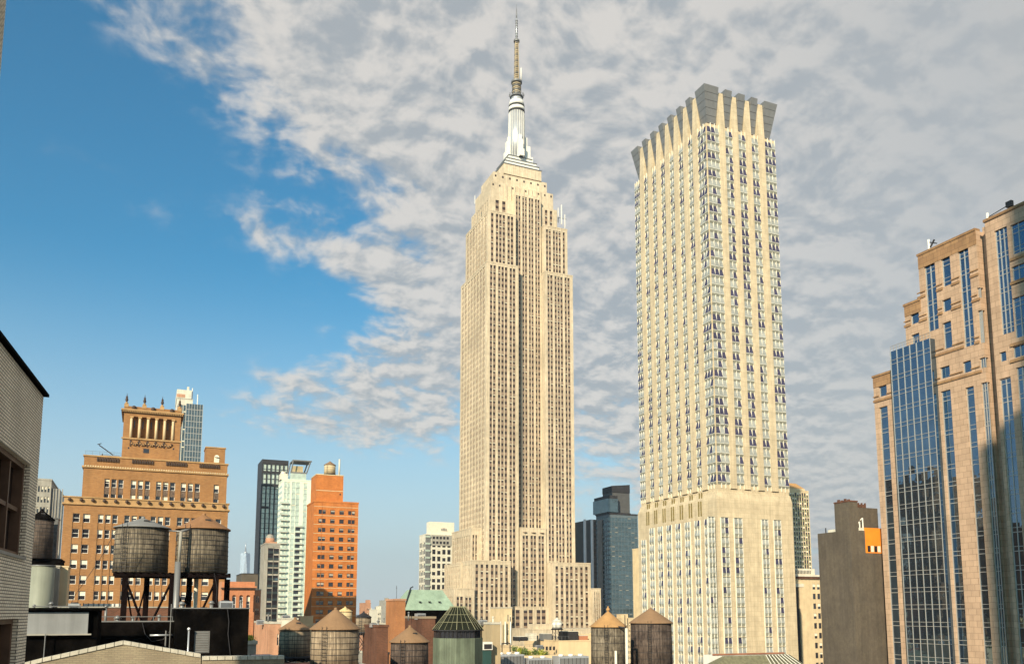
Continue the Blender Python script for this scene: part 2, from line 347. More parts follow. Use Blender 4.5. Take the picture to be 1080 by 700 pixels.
class Bld:
    def __init__(s, name, loc, label, cat='building', group=None):
        s.root = thing(name, loc, label, cat, group); s.wall = MB(); s.win = []; s.rnd = random.Random(hash(label) % 1000 if False else len(label) * 7 + len(name))
    def window(s, c, ax, w_, h, mats, b): s.win.append((c, ax, w_, h, mats, b))
    def facade(s, ax, O, L, z0, z1, pat, fh, wh, sill, r_=.4, wallm=None, spm=None, mats=(DGL, BLIND, None), blinds=(0, 0, .3, .55), z_first=None, mulm=None, sp_in=.0, nofl=(), pscale=True):
        """O = (x,y) of the facade's left end seen from outside; outer plane there; core plane r_ behind"""
        tot = sum(p[1] for p in pat); k = L / tot if pscale else 1
        if ax == 'F': d, n = (1, 0), (0, -1)
        elif ax == 'L': d, n = (0, -1), (-1, 0)
        else: d, n = (0, 1), (1, 0)
        def bx(a0, a1, e0, e1, za, zb, m):
            # e: depth behind the outer plane (0 = outer)
            xs = [O[0] + d[0] * a0 - n[0] * e0, O[0] + d[0] * a1 - n[0] * e1]; ys = [O[1] + d[1] * a0 - n[1] * e0, O[1] + d[1] * a1 - n[1] * e1]
            s.wall.box(xs[0], xs[1], ys[0], ys[1], za, zb, m)
        a = 0; zf = z0 if z_first is None else z_first
        nf = int((z1 - zf + .01) // fh)
        for p in pat:
            wd = p[1] * k
            if p[0] == 'p': bx(a, a + wd, 0, r_, z0, z1, wallm)
            elif p[0] == 'm': bx(a, a + wd, r_ * .3, r_, z0, z1, mulm or wallm)
            else:
                prev = z0; top = p[2] if len(p) > 2 else None
                for i in range(nf):
                    za = zf + i * fh + sill; zb = za + wh
                    if i in nofl or zb > z1 or (top and zb > top): continue
                    if za > prev: bx(a, a + wd, sp_in, r_, prev, za, spm or wallm)
                    prev = zb
                    c = (O[0] + d[0] * (a + wd / 2) - n[0] * r_, O[1] + d[1] * (a + wd / 2) - n[1] * r_, (za + zb) / 2)
                    bb = s.rnd.choice(blinds)
                    s.win.append((c, ax, wd * .995, wh * .99, mats, bb))
                if prev < z1: bx(a, a + wd, 0, r_, prev, z1, wallm)
            a += wd
    def block(s, x0, x1, y0, y1, z0, z1, wallm, F_=None, L_=None, Rt=None, r_=.4, cap=0, capm=None, **k):
        fx0 = x0 + (r_ if L_ else 0); fx1 = x1 - (r_ if Rt else 0); fy0 = y0 + (r_ if F_ else 0)
        s.wall.box(fx0, fx1, fy0, y1, z0, z1 - (.02 if F_ or L_ else 0), wallm)
        if F_: s.facade('F', (x0, y0), x1 - x0, z0, z1, F_, wallm=wallm, r_=r_, **k)
        ys = y0 + (r_ if F_ else 0)
        if L_: s.facade('L', (x0, y1), y1 - ys, z0, z1, L_, wallm=wallm, r_=r_, **k)
        if Rt: s.facade('R', (x1, ys), y1 - ys, z0, z1, Rt, wallm=wallm, r_=r_, **k)
        if cap: s.wall.box(x0 - .12, x1 + .12, y0 - .12, y1 + .12, z1, z1 + cap, capm or wallm)
    def finish(s, limit=100, wallname='wall'):
        s.wall.build(wallname, s.root)
        L = []
        for wn in s.win:
            q = proj(wn[0])
            if q is None: sz = 0
            else:
                vis = -20 < q[0] < 1100 and -20 < q[1] < 720
                sz = wn[2] * wn[3] / q[2] ** 2 * (1 if vis else .001)
            L.append((sz, wn))
        L.sort(key=lambda t: -t[0])
        rest = MB()
        for i, (sz, wn) in enumerate(L):
            c, ax, w_, h, mats, b = wn
            key = (round(w_, 2), round(h, 2), mats, b)
            if key not in PCACHE: PCACHE[key] = [pane_geo(w_, h, (mats, b)), None]
            g = PCACHE[key]
            if i < limit:
                if g[1] is None:
                    o = g[0].build('window', s.root); g[1] = o.data
                else:
                    o = bpy.data.objects.new('window', g[1]); col.objects.link(o); o.parent = s.root
                o.location = Vector(c) - s.root.location; o.rotation_euler = (0, 0, ROT[ax])
            else:
                i0 = len(rest.v); ca, sa = math.cos(ROT[ax]), math.sin(ROT[ax])
                rest.v += [(c[0] + v[0] * ca - v[1] * sa, c[1] + v[0] * sa + v[1] * ca, c[2] + v[2]) for v in g[0].v]
                rest.f += [tuple(i0 + a for a in f) for f in g[0].f]
                rest.m += [rest.mi(g[0].mats[m]) for m in g[0].m]; rest.sm += g[0].sm
        if rest.f: rest.build('window', s.root, kind='stuff')
        return s.root

def P_(*a): return list(a)
def rep(u, n, sepr): 
    o = []
    for i in range(n):
        o += u
        if i < n - 1: o += sepr
    return o

# ------------------------------------------------------------------ ground
g = MB(); g.box(-9000, 9000, -3000, 16000, -2, 0, ASPH); o = g.build('ground'); o['kind'] = 'structure'
g = MB()
for (a, b) in ((-95, 104), (122, 300), (330, 520)):
    for j in range(-1, 9):
        g.box(a, b, j * 80 - 30, j * 80 + 32, 0, .14, PAVE)
o = g.build('pavement'); o['kind'] = 'structure'
g = MB()
for j in range(-20, 160): g.box(112.9, 113.1, j * 6, j * 6 + 3, .004, .008, WHITE)
for j in range(-20, 160): g.box(117.4, 117.6, j * 6, j * 6 + 3, .004, .008, WHITE)
o = g.build('road_markings'); o['kind'] = 'structure'

# ================================================================== TALLEST SETBACK SKYSCRAPER
Y0 = 470
X0 = XZ(512.8, 400, Y0)[0]; X1 = XZ(605, 400, Y0)[0]; YB = YZ(485.4, 400, X0)[0]
print('setback tower', X0, X1, YB)
E = Bld('limestone_skyscraper', (X0, Y0, 0), 'tallest limestone skyscraper with stepped crown and needle mast', 'skyscraper')
W = X1 - X0; xa = X0 + W * .36; xb = X0 + W * .665; REC = 5.5
ZT = lambda px, py, Y: XZ(px, py, Y)[1]
zS = ZT(512.8, 276, Y0)        # top of the lower shaft
zW = ZT(512.8, 221, Y0 + 2)    # top of the upper wings
fh = 3.72
pw = [('w', 1.35), ('m', .5), ('w', 1.35)]
pair = pw; trip = pw + [('m', .5), ('w', 1.35)]
P = [('p', 1.25)]
wing = [('p', 1.9)] + pair + P + trip + P + pair + [('p', 1.7)]
cen = [('p', .7)] + rep(pair, 4, P) + [('p', .7)]
side = [('p', 1.9)] + rep(pair, 8, P) + [('p', 1.9)]
EK = dict(fh=fh, wh=1.85, sill=1.0, spm=LIME2, mats=(BRGL, BLIND, None), blinds=(0, 0, 0, 0, .2, .3), sp_in=.3, mulm=LIME)
zb = 0
E.block(X0, xa, Y0, YB, 0, zS, LIME, F_=wing, L_=side, r_=.7, cap=.8, **EK)
E.block(xb, X1, Y0, YB, 0, zS, LIME, F_=wing[::-1], r_=.7, cap=.8, **EK)
ins = 2.4
X0u, X1u, Y0u, YBu = X0 + ins * .75, X1 - ins, Y0 + ins, YB - ins * 1.6
side2 = [('p', 2)] + rep(pair, 7, P) + [('p', 2)]
wing2 = [('p', 1.6)] + pair[:1] + P + trip + P + pair + [('p', 1.3)]
E.block(X0u, xa - .8, Y0u, YBu, zS + .82, zW, LIME, F_=wing2, L_=side2, r_=.6, cap=.7, z_first=zS + 1.2, **EK)
E.block(xb + .8, X1u, Y0u, YBu, zS + .82, zW - 3, LIME, F_=wing2[::-1], r_=.6, cap=.7, z_first=zS + 1.2, **EK)
# centre, recessed between the wings, rising into the crown
zC = ZT(545, 203, Y0 + REC)
E.block(xa, xb, Y0 + REC, YB - 4, 0, zC, LIME, F_=cen, r_=.7, **EK)
# crown shoulders
xs0 = XZ(500.5, 215, Y0 + 12)[0]
def czx(px, py, Y): return XZ(px, py, Y)
Yc = Y0 + REC + 2.5
lx = X0u + 2.8; rx = X1u - 4.5
zA = ZT(515, 207, Yc)
cr1 = [('p', 2.5), ('w', 1.3), P[0], ('w', 1.3), ('p', 3)]
E.block(lx, xa - .01, Yc, YBu - 3, zW + .72, zA, LIME, F_=cr1, L_=[('p', 2)] + rep([('w', 1.3)], 8, [('p', 2.2)]) + [('p', 2)], r_=.5, z_first=zW - 3, **EK)
E.block(xb + .01, rx, Yc, YBu - 3, zW - 2.28, zA, LIME, F_=cr1[::-1], r_=.5, z_first=zW - 3, **EK)
zB = ZT(545, 195, Yc + 2)
E.wall.box(lx + 2, rx - 2, Yc + 1.8, YBu - 5, zA, zB - 1.2, LIME)
zD = ZT(545, 187, Yc + 6)
E.wall.box(lx + 5, rx - 5, Yc + 5, YBu - 8, zB - 1.2, zD, LIME)
for i in range(9):   # crown buttress fins and small dark openings
    x = xa + (xb - xa) * (i - 1.5) / 6
    if lx + 3 < x < rx - 3: E.wall.box(x - .5, x + .5, Yc + 1.2, Yc + 1.79, zA + .4, zB - 1.8, LIME)
for i in range(8):
    x = lx + 6.5 + i * (rx - lx - 13) / 7
    E.window((x, Yc + 5 - .01, zD - 2.6), 'F', 1.1, 1.4, (BRGL, BLIND, None), 0)
for i in range(10):
    x = lx + 3.5 + i * (rx - lx - 7) / 9
    E.window((x, Yc + 1.8 - .01, zB - 3.2), 'F', 1.0, 1.3, (BRGL, BLIND, None), 0)
# base setbacks -------------------------------------------------
z30 = ZT(559, 557.5, Y0 + 1)
cen30 = [('p', 1.1)] + rep([('w', 1.3), ('m', .4), ('w', 1.3)], 3, P) + [('p', 1.1)]
E.block(xa + .8, xb - .3, Y0 - .8, Y0 + REC - .02, 0, z30, LIME, F_=cen30, r_=.6, cap=.6, **EK)
for i in range(3):
    a = xa + .8 + (xb - xa - 1.1) * (i + .5) / 3; mbw = E.wall
    mbw.frustum(a, Y0 - .55, 1.5, 1.5, z30 - 2.5, z30 - 2.2, LIME2, 12)
z25 = ZT(498.6, 591.4, Y0 - 9)
lxa = XZ(498.6, 600, Y0 - 9)[0]; lxb = XZ(538.6, 600, Y0 - 9)[0]; rxa = XZ(583, 600, Y0 - 9)[0]; rxb = XZ(622.9, 600, Y0 - 9)[0]
b25 = [('p', 1.5)] + rep([('w', 1.5)], 4, [('p', 1.3)]) + [('p', .9)] + rep([('w', 1.5)], 3, [('p', 1.3)]) + [('p', 1.5)]
s25 = [('p', 1.5)] + rep([('w', 1.4)], 8, [('p', 1.2)]) + [('p', 1.5)]
KB = dict(EK); KB.update(wh=1.9, sill=1.0, blinds=(0, 0, 0, .25, .35), sp_in=.35)
s3 = lambda n: [('p', 1.2)] + rep([('w', 1.3)], n, [('p', 1.2)]) + [('p', 1.2)]
E.block(lxa, lxb, Y0 - 9, YZ(488, 600, lxa)[0], 0, z25, LIME, F_=b25, L_=s3(6), r_=.6, cap=.7, **KB)
E.block(rxa, rxb, Y0 - 9, YB - 2, 0, z25, LIME, F_=b25[::-1], r_=.6, cap=.7, **KB)
E.block(lxb + .01, rxa - .01, Y0 - 3.6, Y0 - .82, 0, ZT(559, 640, Y0 - 3.6), LIME, F_=cen30, r_=.5, cap=.5, **EK)
# stepped shoulders on the left
xl = XZ(497, 590, Y0 + 8)[0]
E.block(xl, X0 - .01, Y0 + 8, YZ(476.3, 590, xl)[0], 0, ZT(497, 557, Y0 + 8), LIME, F_=[('p', 1), ('w', 1.3), ('p', 1), ('w', 1.3), ('p', 3)], L_=side, r_=.5, cap=.6, **EK)
xl2 = XZ(486, 610, Y0 + 8)[0]
E.block(xl2, xl - .01, Y0 + 8.5, YZ(468.6, 610, xl2)[0], 0, ZT(486, 594, Y0 + 8), LIME, F_=s3(2), L_=side, r_=.5, cap=.6, **EK)
xl3 = XZ(478.5, 640, Y0 - 12)[0]
low = [('p', 1.5)] + rep(pair, 2, P) + [('p', 1.5)]
E.block(xl3, lxa - .01, Y0 - 12, YZ(464, 640, xl3)[0], 0, ZT(485, 621, Y0 - 12), LIME, F_=low, L_=side, r_=.6, cap=.6, **EK)
xr3 = XZ(635.7, 650, Y0 - 14)[0]
E.block(rxb + .01, xr3, Y0 - 12, YB, 0, ZT(630, 621, Y0 - 12), LIME, F_=[('p', 1.5)] + rep([('w', 1.4)], 3, [('p', 1.4)]) + [('p', 1.5)], r_=.6, cap=.6, **EK)
er = E.finish()
# mast
cxm, cym = (X0 + X1) / 2 + .2, (Y0 + YB) / 2 - 1
zm = lambda py: ZT(546, py, cym)
def pxw(px_, Y=cym): return px_ * Y / F * 1.07
mb = MB()
sxw = 13.5; sy2 = (YBu - Yc) / 2 - 9
for i, (py0, py1, k) in enumerate(((187, 183.5, 1.0), (183.5, 179.5, .90), (179.5, 175.5, .80), (175.5, 170.5, .62))):
    za, zb_ = zm(py0), zm(py1)
    if i == 0: za = zD
    mb.box(cxm - sxw * k, cxm + sxw * k, cym - 10 * k, cym + 10 * k, za, zb_ - .5, LIME if i == 0 else WHITE)
    mb.box(cxm - sxw * k - .35, cxm + sxw * k + .35, cym - 10 * k - .35, cym + 10 * k + .35, zb_ - .5, zb_, GREYM)
mb.build('crown_base', er)
mb = MB(); rs = pxw(9) / 1.0 * .5 * 2 * .98
rs = pxw(9.6)
mb.frustum(cxm, cym, rs * .98, rs * .92, zm(172), zm(120), SILV, 20)
for i in range(20):
    t = 2 * math.pi * i / 20
    mb.bar((cxm + rs * 1.01 * math.cos(t), cym + rs * 1.01 * math.sin(t), zm(171)), (cxm + rs * .93 * math.cos(t), cym + rs * .93 * math.sin(t), zm(120.5)), .17, WHITE, 4)
mb.frustum(cxm, cym, rs * .96, rs * .96, zm(120), zm(118.4), DGREY, 24)
mb.frustum(cxm, cym, rs * .98, rs * .96, zm(118.4), zm(115), WHITE, 24)
mb.frustum(cxm, cym, rs * .92, rs * .92, zm(115), zm(113), DGREY, 24)
mb.frustum(cxm, cym, rs * .96, rs * .84, zm(113), zm(108), WHITE, 24)
mb.frustum(cxm, cym, rs * .84, rs * .62, zm(108), zm(104), SILV, 24)
mb.build('mast', er)
for sx_, px_, pt in ((-1, 5.2, 147), (1, 8.5, 144)):
    mb = MB()
    for k, (wd, top) in enumerate(((px_, 164), (px_ * .72, 153), (px_ * .38, pt))):
        wdm = pxw(wd) * 1.25
        xa_ = cxm + sx_ * rs * .8; xb_ = cxm + sx_ * (rs * .9 + wdm)
        mb.box(min(xa_, xb_), max(xa_, xb_), cym - 1.6 + k * .3, cym + 1.6 - k * .3, zm(171), zm(top), WHITE)
    mb.build('mast_buttress', er)
for s_ in (-1, 1):
    mb = MB()
    for k, (wd, top) in enumerate(((4.2, 164), (3.0, 153), (1.6, 147))):
        ya, yb = cym + s_ * rs * .8, cym + s_ * (rs * .9 + wd)
        mb.box(cxm - 1.6 + k * .3, cxm + 1.6 - k * .3, min(ya, yb), max(ya, yb), zm(171), zm(top), WHITE)
    mb.build('mast_buttress', er)
mb = MB()
mb.frustum(cxm, cym, rs * .80, rs * .80, zm(103.5), zm(102.6), GREYM, 20)
for i in range(14):
    t = 2 * math.pi * i / 14; mb.box(cxm + rs * .86 * math.cos(t) - .25, cxm + rs * .86 * math.cos(t) + .25, cym + rs * .86 * math.sin(t) - .25, cym + rs * .86 * math.sin(t) + .25, zm(102.2), zm(100), GREYM)
ANT = mat('antenna_buff', (.46, .37, .24), .6, .3, 1.5, fine=.2)
mb.frustum(cxm, cym, rs * .50, rs * .42, zm(104), zm(89), ANT, 12)
for i in range(6): mb.frustum(cxm, cym, rs * .56, rs * .56, zm(101 - 2.1 * i), zm(100.2 - 2.1 * i), ANT if i % 2 else GREYM, 12)
mb.frustum(cxm, cym, rs * .66, rs * .66, zm(88.5), zm(86.5), GREYM, 16); mb.frustum(cxm, cym, rs * .58, rs * .4, zm(86.5), zm(84.5), ANT, 16)
ra = rs * .33
for i in range(4):
    t = math.pi / 2 * i + .5
    mb.bar((cxm + ra * math.cos(t), cym + ra * math.sin(t), zm(85)), (cxm + ra * .7 * math.cos(t), cym + ra * .7 * math.sin(t), zm(44)), .22, ANT, 4)
mb.frustum(cxm, cym, ra * .62, ra * .45, zm(85), zm(44), ANT, 8)
for i in range(19):
    z = zm(85 - 2.15 * i); r1_ = ra * (1 - .3 * i / 19) * 1.1
    mb.frustum(cxm, cym, r1_, r1_, z, z + .5, GREYM if i % 3 == 0 else ANT, 8)
mb.frustum(cxm, cym, ra * 1.1, ra * 1.1, zm(45), zm(43), GREYM, 12)
mb.frustum(cxm, cym, .75, .55, zm(43), zm(20), SILV, 10)
for i in range(8): mb.frustum(cxm, cym, .95, .95, zm(42 - 2.7 * i), zm(41.5 - 2.7 * i), GREYM, 8)
mb.frustum(cxm, cym, .42, .3, zm(20), zm(11), GREYM, 8); mb.frustum(cxm, cym, .16, .08, zm(11), zm(4.5), GREYM, 6)
mb.bar((cxm + rs * .6, cym, zm(84)), (cxm + rs * .6, cym, zm(71)), .45, WHITE, 8)
mb.build('antenna', er)
mb = MB()
for (px_, p0, p1, wd) in ((592.5, 232, 216, .5), (589, 230, 219, .3), (596, 236, 226, .3), (501, 210, 206, .2)):
    x, z = XZ(px_, p0, Y0 + 12); mb.box(x - wd / 2, x + wd / 2, Y0 + 12, Y0 + 12.8, z - 3, ZT(px_, p1, Y0 + 12), WHITE)
x, z = XZ(594, 230, Y0 + 12); mb.box(x - 3, x + 3, Y0 + 12.9, Y0 + 13.1, z, z + .3, GREYM)
mb.build('roof_antenna', er)

# ================================================================== FLARED-CROWN TOWER
YL = 230
LX0 = XZ(748, 240, YL)[0]; LX1 = XZ(823, 300, YL)[0]; LYB = YZ(672.5, 330, LX0)[0]
print('flared tower', LX0, LX1, LYB)
T = Bld('limestone_tower', (LX0, YL, 0), 'pale limestone tower crowned with flared grey metal panels', 'skyscraper')
zTop = XZ(748, 133, YL)[1]; zMid = XZ(744, 517, YL)[1]; zCr = XZ(748, 88, YL - 1.5)[1]; zLow = XZ(744, 545, YL)[1]
fhL = 3.25
MW = mat('white_mullion', (.72, .68, .58), .5, .05, 1)
SPG = mat('grey_green_spandrel', (.27, .27, .22), .5, .2, .8)
def bays(ax, O, L, segs, z0, z1, dark, flare=True):
    if ax == 'F': d, n = (1, 0), (0, -1)
    else: d, n = (0, -1), (-1, 0)
    tot = sum(q[1] for q in segs); k = L / tot; a = 0; wl = T.wall
    def pt(a_, e, z): return (O[0] + d[0] * a_ + n[0] * e, O[1] + d[1] * a_ + n[1] * e, z)
    def bx(a0, a1, e0, e1, za, zb_, m):
        p, q = pt(a0, e0, 0), pt(a1, e1, 0); wl.box(p[0], q[0], p[1], q[1], za, zb_, m)
    nf = int((z1 - z0) / fhL); rr = random.Random(int(L))
    for q in segs:
        wd = q[1] * k
        if q[0] == 'p': bx(a, a + wd, 0, .55, z0 - 0, z1 + (q[2] if len(q) > 2 else 0), LANG)
        else:
            nb = q[2]; cw = wd / nb
            for j in range(nb + 1):
                if (ax == 'F' and a == 0 and j == 0) or (ax == 'L' and a + wd > L - .01 and j == nb): continue
                am = a + cw * j; hw = .11 if 0 < j < nb else .05
                aa, ab = max(a, am - hw), min(a + wd, am + hw)
                bx(aa, ab, 0, .22, z0, z1 + 1.3, MW)
            for i in range(nf):
                zf = z1 - (i + 1) * fhL
                band = rr.random()
                for j in range(nb):
                    a0 = a + cw * j + .13; a1 = a + cw * (j + 1) - .13
                    zt, zs = zf + fhL - .18, zf + .78
                    # flared bay: glass leans out towards the sill, the metal apron folds back under it
                    e0, e1 = .03, .42
                    i0 = len(wl.v)
                    # apron
                    wl.poly([pt(a0 + .1, e0, zf - .18), pt(a1 - .1, e0, zf - .18), pt(a1 + .12, e1, zs - .12), pt(a0 - .12, e1, zs - .12)], SPG)
                    wl.poly([pt(a0 - .12, e1, zs - .12), pt(a1 + .12, e1, zs - .12), pt(a1 + .12, e1, zs), pt(a0 - .12, e1, zs)], MW)
                    dk = rr.random() < (dark if band < .6 else dark * .45)
                    T.pan.append((pt(a0 + .16, e0, zt), pt(a1 - .16, e0, zt), pt(a1 + .12, e1, zs), pt(a0 - .12, e1, zs), dk))
                    wl.poly([pt(a0 + .16, e0, zt), pt(a0 + .1, e0, zf - .18), pt(a0 - .12, e1, zs)], MW)
                    wl.poly([pt(a1 - .1, e0, zf - .18), pt(a1 - .16, e0, zt), pt(a1 + .12, e1, zs)], MW)
        a += wd
T.pan = []
T.wall.box(LX0, LX1, YL, LYB, zMid + .01, zTop + .9, LANG)
segF = [('b', 4.8, 3), ('p', 2.3), ('b', 3, 2), ('p', 2.3), ('b', 3, 2), ('p', 2.3), ('b', 2.9, 2), ('p', 2.6), ('b', 4.5, 3)]
segL = [('b', 4.2, 3), ('p', 2.9)] + rep([('b', 3, 2)], 6, [('p', 3.0)]) + [('p', 2.9), ('b', 4.8, 3)]
z0u = zMid + 1.2
bays('F', (LX0, YL), LX1 - LX0, segF, z0u, zTop, .5)
bays('L', (LX0, LYB), LYB - YL, segL, z0u, zTop, .42)
# lower shaft, a little wider
lo = 1.0
Fx0, Fx1, Fy0 = LX0 - lo, LX1 + .3, YL - lo
T.wall.box(Fx0, Fx1, Fy0, LYB + 1, 0, zMid - 2.5, LANG)
T.wall.hexa([(Fx0, Fy0, zMid - 2.5), (Fx1, Fy0, zMid - 2.5), (Fx1, LYB + 1, zMid - 2.5), (Fx0, LYB + 1, zMid - 2.5), (LX0 - .3, YL - .3, zMid), (LX1 + .2, YL - .3, zMid), (LX1 + .2, LYB, zMid), (LX0 - .3, LYB, zMid)], LANG, (0,))
def xat(px_, py=600): return XZ(px_, py, Fy0)[0]
nfl = int(zLow / fhL)
SPW = mat('pale_spandrel', (.52, .50, .42), .5, .1, .8)
def lowcol(ax, c0, c1, ztop):
    nb = 2; 
    for i in range(nfl):
        zt = ztop - i * fhL
        if zt < 8: break
        for j in range(nb):
            a0 = c0 + (c1 - c0) * j / nb + .12; a1 = c0 + (c1 - c0) * (j + 1) / nb - .12
            def pt(a_, e, z): return (a_, Fy0 - e, z) if ax == 'F' else (Fx0 - e, a_, z)
            q = [pt(a0, .04, zt), pt(a1, .04, zt), pt(a1, .32, zt - 1.9), pt(a0, .32, zt - 1.9)]
            T.pan.append((*q, random.random() < .16))
            T.wall.poly([pt(a0, .32, zt - 1.9), pt(a1, .32, zt - 1.9), pt(a1, .04, zt - fhL + .35), pt(a0, .04, zt - fhL + .35)], SPG)
        for a_ in (c0, (c0 + c1) / 2, c1):
            if ax == 'F': T.wall.box(a_ - .12, a_ + .12, Fy0 - .26, Fy0, zt - fhL, zt, MW)
            else: T.wall.box(Fx0 - .26, Fx0, a_ - .12, a_ + .12, zt - fhL, zt, MW)
        if ax == 'F': T.wall.box(c0, c1, Fy0 - .34, Fy0, zt, zt + .16, SPG)
for a, b in ((761.5, 769.5), (775.5, 784), (804.5, 811.5), (817.5, 825)): lowcol('F', xat(a), xat(b), zLow)
lowcol('F', xat(748), xat(754.5), zLow)
for i in range(8):
    c = LYB - 3 - i * (LYB - YL - 4) / 7.6
    lowcol('L', c - 1.5, c + 1.5, zLow - (4 if i == 0 else 0))
LOUV = mat('olive_louvre', (.20, .15, .05), .7, .3, 1.0)
for i in range(7):
    c = LYB - 6 - i * (LYB - YL - 9) / 7.0
    for s_ in (-.95, .35): T.wall.box(Fx0 + .3, Fx0 - .12 + .5, c + s_, c + s_ + .65, zMid - 2.4, zMid + .5, LOUV)
    for s_ in (-.95, .35): T.wall.box(Fx0 - .10, Fx0 + .1, c + s_, c + s_ + .65, zMid - 7.5, zMid - 2.45, LOUV)
T.root_ = T.finish()
# panes: the largest hundred are parts, the rest one part
pl = []
for q in T.pan:
    c = sum((Vector(v) for v in q[:4]), Vector()) / 4; pr = proj(c); pl.append((pr[2] if (pr and 0 < pr[1] < 700) else 1e9, q, c))
pl.sort(key=lambda t: t[0]); rest = MB()
GP = glass('grey_pane', (.29, .30, .28), .12, 0, .8, 0, .3); PP = glass('purple_pane', (.045, .042, .085), .1, 0, .45, 0, .3)
for i, (dd, q, c) in enumerate(pl):
    t_ = MB() if i < 100 else rest
    t_.poly(q[:4], PP if q[4] else GP)
    if i < 100: t_.build('window', T.root, loc=c)
rest.build('window', T.root, kind='stuff')
# crown
def crown(ax, O, L, segs):
    if ax == 'F': d, n = (1, 0), (0, -1)
    else: d, n = (0, -1), (-1, 0)
    tot = sum(q[1] for q in segs); k = L / tot; a = 0
    def pt(a_, e, z): return (O[0] + d[0] * a_ + n[0] * e, O[1] + d[1] * a_ + n[1] * e, z)
    zb_, zt = zTop + 2.0, zCr; ef = lambda f: -1.2 + 2.3 * f
    for idx, q in enumerate(segs):
        wd = q[1] * k; first, last = idx == 0, idx == len(segs) - 1
        if q[0] == 'b':
            m = MB(); nrow = 5
            A = lambda f: -ef(f) if first else a + .15
            B_ = lambda f: L + ef(f) if last else a + wd - .15
            ba, bb = (4.0 if first else a + .15), (L - 4.0 if last else a + wd - .15)
            for r0 in range(nrow):
                f0, f1 = r0 / nrow, (r0 + 1) / nrow
                za, zc = zb_ + (zt - zb_) * f0, zb_ + (zt - zb_) * f1 - .16
                m.hexa([pt(A(f0), ef(f0), za), pt(B_(f0), ef(f0), za), pt(bb, -4, za), pt(ba, -4, za), pt(A(f1), ef(f1), zc), pt(B_(f1), ef(f1), zc), pt(bb, -4, zc), pt(ba, -4, zc)], GREYM)
                if r0: m.hexa([pt(A(f0) + .08, ef(f0) - .08, za - .16), pt(B_(f0) - .08, ef(f0) - .08, za - .16), pt(bb, -3.9, za - .16), pt(ba, -3.9, za - .16), pt(A(f0) + .08, ef(f0) - .08, za), pt(B_(f0) - .08, ef(f0) - .08, za), pt(bb, -3.9, za), pt(ba, -3.9, za)], DGREY)
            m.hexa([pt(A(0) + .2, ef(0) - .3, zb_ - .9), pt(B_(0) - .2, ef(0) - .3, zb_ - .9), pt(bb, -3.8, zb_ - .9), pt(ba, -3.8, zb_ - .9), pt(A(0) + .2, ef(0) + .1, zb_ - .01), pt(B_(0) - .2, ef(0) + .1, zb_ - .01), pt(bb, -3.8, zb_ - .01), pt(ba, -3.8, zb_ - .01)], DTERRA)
            m.build('crown_panel', T.root)
        else:
            m = MB(); p, r_ = pt(a + .02, .54, 0), pt(a + wd - .02, -3.5, 0)
            p0, p1 = pt(a + .02, .54, 0), pt(a + wd - .02, -3.5, 0)
            m.hexa([pt(a + .02, .54, zTop), pt(a + wd - .02, .54, zTop), pt(a + wd - .02, -3.4, zTop), pt(a + .02, -3.4, zTop), pt(a + .02, -.1, zt - 1.3), pt(a + wd - .02, -.1, zt - 1.3), pt(a + wd - .02, -3.4, zt - 1.3), pt(a + .02, -3.4, zt - 1.3)], LANG)
            m.build('crown_pier', T.root)
        a += wd
crown('F', (LX0, YL), LX1 - LX0, segF); crown('L', (LX0, LYB), LYB - YL, segL)
m = MB(); m.box(LX0 + 4.02, LX1 - .3, YL + 4.02, LYB - .3, zTop + 2.01, zTop + 5, GREYM); m.build('roof', T.root)

# ================================================================== GRANITE AND GLASS TOWER AT RIGHT
XR = 165.0
def yz(px_, py): return YZ(px_, py, XR)
G = Bld('granite_glass_tower', (XR, 120, 0), 'stepped pink granite tower with blue mirror glass bays at right edge', 'skyscraper')
def Yat(px_, py=440): return yz(px_, py)[0]
yA, yBl, yCc, yD, yE, yEnd = Yat(921, 405), Yat(935, 380), yz(953.6, 323)[0], yz(967.9, 270)[0], yz(1039, 237)[0], yz(1150, 240)[0]
zAt = yz(920, 399)[1]; zCt = yz(953.6, 323.6)[1]; zDt = yz(967.9, 270.7)[1]; zEt = yz(1039, 237)[1]; zBt = yz(934.6, 372.5)[1]
print('granite', yA, yD, yE, yEnd, zAt, zCt, zDt, zEt, zBt)
# openings as rectangles on the wall plane (Y range, Z range)
def RW(a, t, b, u): # px-left, py-top at left edge, px-right, py-bottom at left edge
    y0_, z0_ = yz(a, t); y1_ = yz(b, t)[0]; z1_ = YZ(a, u, XR)[1] if u < 900 else 0
    return [y1_, y0_, z1_, z0_]
openings = []
BOT = 4
def add(a, t, b, u, nv=2): 
    q = RW(a, t, b, u)
    if u >= 900: q[2] = BOT
    openings.append((q, nv))
zone = [  # columns and their vertical extent, measured on the photograph
    (974, 276, 985.6, 352, 2), (992, 269, 1001.5, 304, 1), (993.5, 317, 1003, 330, 1), (993.8, 341, 1003, 369, 1), (991.2, 388, 1001.5, 400, 1), (992, 413, 1002.5, 900, 1),
    (1009.8, 262, 1021, 369, 2), (1030.3, 304, 1042.2, 315, 2), (1031, 328, 1043, 363, 2), (1033, 378, 1044.5, 389, 2), (1034.5, 404, 1046, 900, 2),
    (960, 330, 969, 343, 1), (961, 353.5, 969.5, 366, 1), (926.5, 408, 935, 419, 1), (927, 430, 936, 900, 1),
    (1015, 382, 1024, 394, 1), (1018, 409, 1027, 900, 1)]
for z_ in zone: add(*z_)
yRE = Yat(1047, 440)
